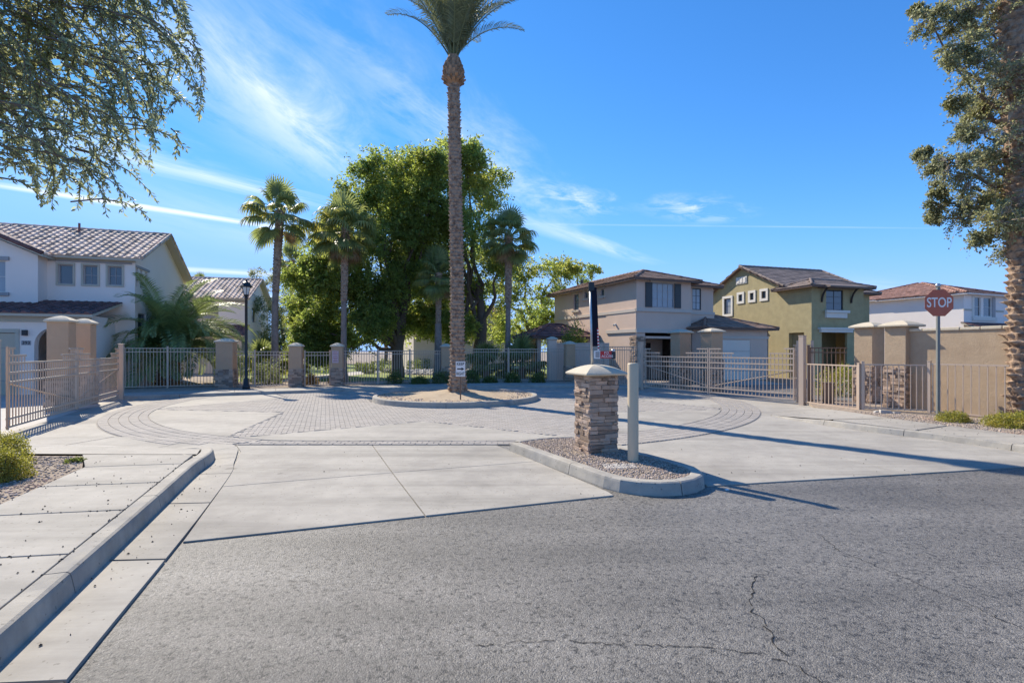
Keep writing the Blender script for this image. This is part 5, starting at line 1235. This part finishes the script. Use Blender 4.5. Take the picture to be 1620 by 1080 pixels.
def feather(name, length, elev, m_, seed, bend=1.2, nl=62, leaf=.42, width=.022, vee=.55):
    """pinnate frond growing along +x, starting at the given elevation and arching over"""
    rg = np.random.default_rng(seed); n = 26; P = [np.zeros(3)]; a = R(elev)
    for k in range(n):
        a -= R(bend * 90) / n * (.35 + 1.3 * k / n); P.append(P[-1] + np.array([math.cos(a), 0, math.sin(a)]) * length / n)
    P = np.array(P); m = MB(); m.tube([tuple(p) for p in P[::2]], list(np.linspace(.028, .004, len(P[::2]))), 5, cap=False)
    V = [np.array(m.v)]; F4 = [np.array(m.f)]; off = len(m.v); vs = []; fs = []
    for i in range(nl):
        s = .12 + .88 * (i + .5) / nl; f = s * n; k = min(int(f), n - 1); p = P[k] + (P[k + 1] - P[k]) * (f - k); T = unit(P[k + 1] - P[k]); up = np.array([-T[2], 0, T[0]])
        L = leaf * (math.sin(math.pi * min(1, .18 + .82 * s)) ** .6 + .15) * rg.uniform(.85, 1.1)
        for sd in (-1, 1):
            d = unit(T * (.45 + .75 * s) + np.array([0, sd, 0]) * 1.0 + up * vee * rg.uniform(.6, 1.3)); d2 = unit(d + np.array([0, 0, -.45])); w = np.cross(d, up); w = unit(w) * width
            q0, q1, q2 = p, p + d * L * .5, p + d * L * .5 + d2 * L * .5; kk = off + len(vs)
            vs += [q0 - w * .4, q0 + w * .4, q1 + w, q1 - w, q2]; fs += [(kk, kk + 1, kk + 2, kk + 3), (kk + 3, kk + 2, kk + 4, kk + 4)]
    me = bpy.data.meshes.new(name); me.from_pydata([tuple(v) for v in np.concatenate([V[0], np.array(vs)])], [], [tuple(f) for f in m.f] + [f if f[2] != f[3] else f[:3] for f in fs]); me.materials.append(MAT[m_]); return me
def fan(name, elev, m_, seed, pet=.95, blade=.95, nseg=26, droop=.55):
    """palmate frond: petiole along +x at an elevation, blade of drooping segments"""
    rg = np.random.default_rng(seed); e = R(elev); d0 = np.array([math.cos(e), 0, math.sin(e)]); up = np.array([-math.sin(e), 0, math.cos(e)]); Y = np.array([0, 1., 0])
    hub = d0 * pet + np.array([0, 0, -.10]) * pet; m = MB(); m.tube([(0, 0, 0), tuple(d0 * pet * .55 + up * .03), tuple(hub)], [.028, .02, .012], 5, cap=False); vs = []; fs = []; off = len(m.v)
    for i in range(nseg):
        ph = R(-128 + 256 * (i + .5) / nseg); d = unit(d0 * math.cos(ph) + Y * math.sin(ph) + up * .12); w = unit(np.cross(d, up)); L = blade * (.78 + .22 * math.cos(ph)) * rg.uniform(.9, 1.08); wd = .05 * (1 if i % 2 else .85)
        pts = []; p = hub.copy(); dd = d.copy()
        for k, st in enumerate((0, .45, .25, .2, .12)):
            p = p + dd * L * st; pts.append(p.copy()); dd = unit(dd + np.array([0, 0, -droop * (.35 + .5 * k)]))
        ws = (.006, wd, wd * .75, wd * .4, .004); kk = off + len(vs); ww = [w * x for x in ws]
        for q, x in zip(pts, ww): vs += [q - x, q + x]
        fs += [(kk + 2 * k, kk + 2 * k + 1, kk + 2 * k + 3, kk + 2 * k + 2) for k in range(4)]
    me = bpy.data.meshes.new(name); me.from_pydata(m.v + [tuple(v) for v in vs], [], [tuple(f) for f in m.f] + fs); me.materials.append(MAT[m_]); return me

# tall date palm on the island
px_, py_ = -1.77, 16.75
t = thing('date_palm', 'tall date palm with scaly trunk standing on the round island', 'palm tree', (px_, py_, .18))
HT = 10.15
LEAN = ([0, 4, 7.5, 11.5], [0, -.03, -.09, -.16])
date_trunk(t, HT, .215, .160, LEAN, .125, 8, .085, 'palm_trunk', flare=.13, seed=1)
tx = -.145
# pineapple of cut frond bases under the crown
m = MB(); rr = random.Random(9)
m.lathe([(.20, HT - .05), (.30, HT + .12), (.34, HT + .32), (.28, HT + .6), (.18, HT + .85), (.12, HT + .95)], 14, tx, 0); m.build('crown_shaft', 'palm_boots', t, smooth=True)
bo = MB(); bo.hexa([(0, -.055, -.03), (.13, -.035, .05), (.13, .035, .05), (0, .055, -.03), (0, -.05, .04), (.13, -.03, .085), (.13, .03, .085), (0, .05, .04)]); bme = bo.mesh('frond_stub', 'palm_boots')
for j in range(9):
    z = HT + .02 + j * .095; r = float(np.interp(z - HT, [-.05, .12, .32, .6, .85, .95], [.18, .28, .31, .25, .15, .1]))
    for i in range(13):
        a = 2 * math.pi * (i + .5 * (j % 2)) / 13 + rr.uniform(-.06, .06); o = link('frond_stub', bme, t, (tx + r * math.cos(a), r * math.sin(a), z)); o.rotation_euler = (0, R(-20 - 7 * j + (25 if j < 2 else 0)), a); s = rr.uniform(.75, 1.15); o.scale = (s, s, s)
fm = [feather('frond', 3.3, e, 'frond_date', 60 + i, bend=b_, nl=70, leaf=.48, width=.016) for i, (e, b_) in enumerate(((86, .25), (79, .40), (71, .5), (62, .62), (50, .8), (34, 1.0), (15, 1.1)))]
for i in range(34):
    k = (0, 1, 1, 2, 2, 3, 1, 3, 2)[i % 9]; a = i * 2.39996 + .5; o = link('frond', fm[k], t, (tx + .08 * math.cos(a), .08 * math.sin(a), HT + .90 - .03 * k)); o.rotation_euler = (rr.uniform(-.25, .25), 0, a); s = rr.uniform(.88, 1.08); o.scale = (s, s, s)
for a_, k, s in ((.05, 4, .80), (-.5, 3, .9), (math.pi - .15, 2, .9)):
    o = link('frond', fm[k], t, (tx, 0, HT + .85)); o.rotation_euler = (.1, 0, a_); o.scale = (s, s, s)

# shaggy palm at the right edge
t = thing('shaggy_palm', 'palm with thick shaggy brown trunk at the right edge of the picture', 'palm tree', (11.32, 11.35, .05))
date_trunk(t, 10.6, .24, .20, ([0, 4, 10.6], [.06, .0, -.24]), .15, 8, .125, 'palm_trunk', seed=5, shag=.05)
for i in range(26):
    k = i % 4; a = i * 2.39996; o = link('frond', fm[k], t, (-.30 + .1 * math.cos(a), .1 * math.sin(a), 10.62)); o.rotation_euler = (rr.uniform(-.2, .2), 0, a); o.scale = (1.05,) * 3
# bushy young palm by the fence
t = thing('bushy_palm', 'wide bushy palm with thick stubby trunk beside the pale grey house', 'palm tree', (-16.1, 24.0, 0))
date_trunk(t, 1.75, .48, .42, ([0, 2], [0, 0]), .16, 11, .13, 'palm_boots', seed=6)
fb = [feather('frond', 3.9, e, 'frond', 80 + i, bend=b_, nl=76, leaf=.58, width=.016, vee=.6) for i, (e, b_) in enumerate(((80, .7), (66, 1.0), (52, 1.25), (38, 1.35), (22, 1.35), (8, 1.2), (-8, 1.0)))]
for i in range(118):
    k = (0, 1, 2, 3, 4, 3, 2, 3, 4, 5, 1, 4)[i % 12]; a = i * 2.39996 + .2; o = link('frond', fb[k], t, (.16 * math.cos(a), .16 * math.sin(a), 1.72 + .06 * (3 - k))); o.rotation_euler = (rr.uniform(-.35, .35), 0, a); s = rr.uniform(.85, 1.12); o.scale = (s, s, s)
# fan palms
FV = [[fan('frond', e, 'frond_fan', 100 + 10 * v + i, droop=dr) for i, (e, dr) in enumerate(((82, .12), (60, .55), (38, .8), (16, .9), (-8, .8), (-34, .55), (-58, .35)))] for v in range(2)]
FD = fan('frond', -66, 'frond_dead', 131, droop=.25)
def fan_palm(label, x, y, h, r0, r1, lean, seed, scale=1.0, n=40, skirt=6, boots=True):
    t = thing('fan_palm', label, 'palm tree', (x, y, 0)); rr = random.Random(seed)
    date_trunk(t, h * .52, r0, r0 * .82, lean, .10, 8, .010, 'fan_trunk', nz_per=4, flare=.10, seed=seed, name='trunk')
    xm = float(np.interp(h * .52, lean[0], lean[1])); xt = float(np.interp(h, lean[0], lean[1]))
    lz = np.array(lean[0]) - h * .52
    o = date_trunk(t, h * .48, r1 * .9, r1 * 1.2, (lz, lean[1]), .15, 8, .055, 'palm_trunk', nz_per=5, seed=seed + 1, name='booted_trunk'); o.location = (0, 0, h * .52)
    for i in range(n):
        k = (0, 2, 3, 4, 5, 3, 4, 2, 6, 5, 1)[i % 11]; a = i * 2.39996 + seed; o = link('frond', FV[i % 2][k], t, (xt + .10 * math.cos(a), .10 * math.sin(a), h - .05 * k)); o.rotation_euler = (rr.uniform(-.3, .3), 0, a); s = scale * rr.uniform(.82, 1.1); o.scale = (s, s, s)
    for i in range(skirt):
        a = i * 2.39996 + 1; o = link('frond', FD, t, (xt + .15 * math.cos(a), .15 * math.sin(a), h - .3)); o.rotation_euler = (0, 0, a); o.scale = (scale * .8,) * 3
    return t
fan_palm('tallest fan palm with curved trunk just right of the lamp post', -12.05, 26.0, 8.7, .18, .17, ([0, 4, 6, 8.7], [0, .02, .12, .28]), 3, 1.05, 30, 2)
fan_palm('fan palm with yellowing skirt right of the tallest fan palm', -8.75, 26.6, 8.0, .16, .165, ([0, 4, 8], [0, .02, .10]), 5, 1.05, 46, 9)
fan_palm('shorter dark fan palm in front of the big trees, left of the date palm', -4.2, 29.0, 6.0, .22, .15, ([0, 6], [0, .05]), 8, .85, 38, 4)
fan_palm('fan palm right of the date palm trunk', -.25, 29.5, 8.3, .17, .185, ([0, 8], [0, .06]), 11, 1.0, 40, 5)
fan_palm('distant fan palm showing above the olive bushy tree', -25.0, 58.0, 11.8, .25, .22, ([0, 11.8], [0, .1]), 14, 1.2, 34, 3)
fan_palm('tiny fan palm crown above the ridge of the background house', -33.5, 55.0, 8.6, .25, .22, ([0, 9], [0, .1]), 17, .8, 26, 3)

# shrubs, hedges, fan-leaved clumps
def shrub(label, x, y, z, rx, ry, rz, m_, leaf, n, seed, group=None, ratio=.55, name='shrub', boxy=False):
    t = thing(name, label, 'shrub', (x, y, z), 0, group); rg = np.random.default_rng(seed); q = ball(rg, n, .55)
    if boxy: q = np.sign(q) * np.abs(q) ** .55
    q[:, 2] = np.abs(q[:, 2]) if not boxy else q[:, 2] * .5 + .5
    lump = 1 + .16 * np.sin(q[:, :1] * 5 + seed) * np.cos(q[:, 1:2] * 4.3 + seed) + .10 * rg.normal(size=(n, 1)); P = q * lump * np.array([rx, ry, rz]); L = leaf * rg.uniform(.6, 1.3, n)
    leaves('foliage', P, unit(q * .6 + rg.normal(size=(n, 3)) * 1.0), L, L * ratio, m_, t, rg)
    m = MB(); rr = random.Random(seed)
    for i in range(9):
        a = i * 2.4; m.tube([(.02 * math.cos(a), .02 * math.sin(a), -.05), (rx * .35 * math.cos(a), ry * .35 * math.sin(a), rz * .45), (rx * .7 * math.cos(a), ry * .7 * math.sin(a), rz * .8)], [.012, .008, .003], 4, cap=False)
    m.build('stems', 'bark', t); return t
p = at(18, 700, 6.25); shrub('yellow-green rounded shrub at the edge of the sidewalk planting bed', -5.98, 6.0, .12, .26, .25, .38, 'leaf_shrub', .022, 8000, 1)
shrub('yellow-green shrub behind, half hidden against the gate post', -6.82, 6.85, .12, .30, .28, .42, 'leaf_shrub', .024, 7000, 2)
shrub('small bright green weed in the sidewalk planting bed', -5.92, 6.95, .12, .13, .10, .07, 'leaf_hedge', .03, 260, 3)
sq = at(1508, 660, 11.1); shrub('sparse low shrub with brown stems at the foot of the stop sign', sq.x + .02, sq.y, .09, .32, .28, .22, 'leaf_shrub', .03, 2600, 4)
sq = at(1605, 672, 10.3); shrub('low bright green shrub beneath the shaggy palm trunk', sq.x + .05, sq.y, .09, .55, .42, .30, 'leaf_shrub', .034, 5200, 5)
for i, (x, y, D, rx, rz, lab_) in enumerate(((625, 608, 23.6, .40, .62, 'rounded clipped shrub before the park fence, left of the date palm'), (664, 609, 23.4, .42, .34, 'low grey-green shrub before the park fence'), (699, 608, 23.7, .48, .62, 'dark rounded shrub just left of the date palm trunk'),
                                             (746, 608, 24.0, .45, .60, 'dark rounded shrub just right of the date palm trunk'), (775, 607, 24.1, .36, .30, 'low shrub between two rounded shrubs behind the island'), (811, 607, 24.2, .40, .50, 'rounded shrub in the middle of the fence behind the island'), (851, 606, 24.3, .36, .46, 'rounded shrub nearest the block wall pillar'),
                                             (492, 610, 22.6, .3, .5, 'dry tufted shrub beside the pillar with the pink sign'))):
    p = at(x, y, D); shrub(lab_, p.x, D, .08, rx, rx, rz, 'leaf_hedge' if i != 7 else 'leaf_dry', .06, 1500, 60 + i)
shrub('rounded clipped hedge behind the brown fence at the green house', 11.9, 18.6, 0, .8, .6, 1.05, 'leaf_shrub', .06, 3500, 71, name='hedge')
for i, (x, y, D, w, h, lab_) in enumerate(((572, 584, 40, .45, .6, 'leftmost clipped box shrub on the park lawn'), (583, 588, 36, .4, .6, 'clipped box shrub left of the big trunk, nearest the fence'), (596, 584, 41, .45, .7, 'clipped box shrub beside the rock wash'), (611, 584, 38, .45, .9, 'tall clipped box shrub at the edge of the rock wash'), (655, 582, 42, .6, .7, 'brown-green box hedge right of the big trunk'), (668, 580, 44, .6, .8, 'clipped box hedge farthest back on the lawn'))):
    p = at(x, 570, D); shrub(lab_, p.x, D, -.03, w, w, h, 'leaf_hedge', .10, 900, 80 + i, boxy=True)
for i, (x, D, r, h, lab_) in enumerate(((412, 29, 1.4, 2.4, 'fan-leaved bush left of the tallest fan palm'), (462, 30, 1.2, 2.0, 'fan-leaved bush right of the tallest fan palm'), (770, 28.5, 1.5, 2.3, 'dark fan-leaved bush behind the fence right of the date palm'), (825, 29, 1.6, 2.5, 'dark fan-leaved bush in front of the patio shelter'))):
    X = (x - 810) / 810 * D; t = thing('fan_bush', lab_, 'shrub', (X, D, -.03)); rr = random.Random(200 + i)
    m = MB(); m.lathe([(.2, -.05), (.16, h * .3), (.05, h * .35)], 8); m.build('stem', 'palm_boots', t)
    for q in range(30):
        a = q * 2.4; k = (0, 1, 2, 3, 4)[q % 5]; o = link('frond', FV[q % 2][k], t, (0, 0, h * .32)); o.rotation_euler = (rr.uniform(-.3, .3), 0, a); s = r / 1.9 * rr.uniform(.8, 1.15) * 1.15; o.scale = (s, s, s)
p = at(880, 545, 28.0)
shrub('dark leafy bush against the side of the taupe house', 3.4, 28.4, 0, 1.0, .8, 2.9, 'leaf_dark', .12, 5200, 95, name='bush')
shrub('dark rounded bush left of the bushy palm trunk', -17.6, 23.2, 0, .7, .6, 1.05, 'leaf_hedge', .08, 2200, 96, name='bush')
shrub('green bush behind the fence beside the lamp post', -11.3, 23.6, 0, .7, .6, 1.1, 'leaf_olive', .08, 2200, 97, name='bush')
shrub('dry golden tuft behind the walk gate', -8.35, 24.3, 0, .35, .35, .7, 'leaf_dry', .09, 700, 98, name='bush')
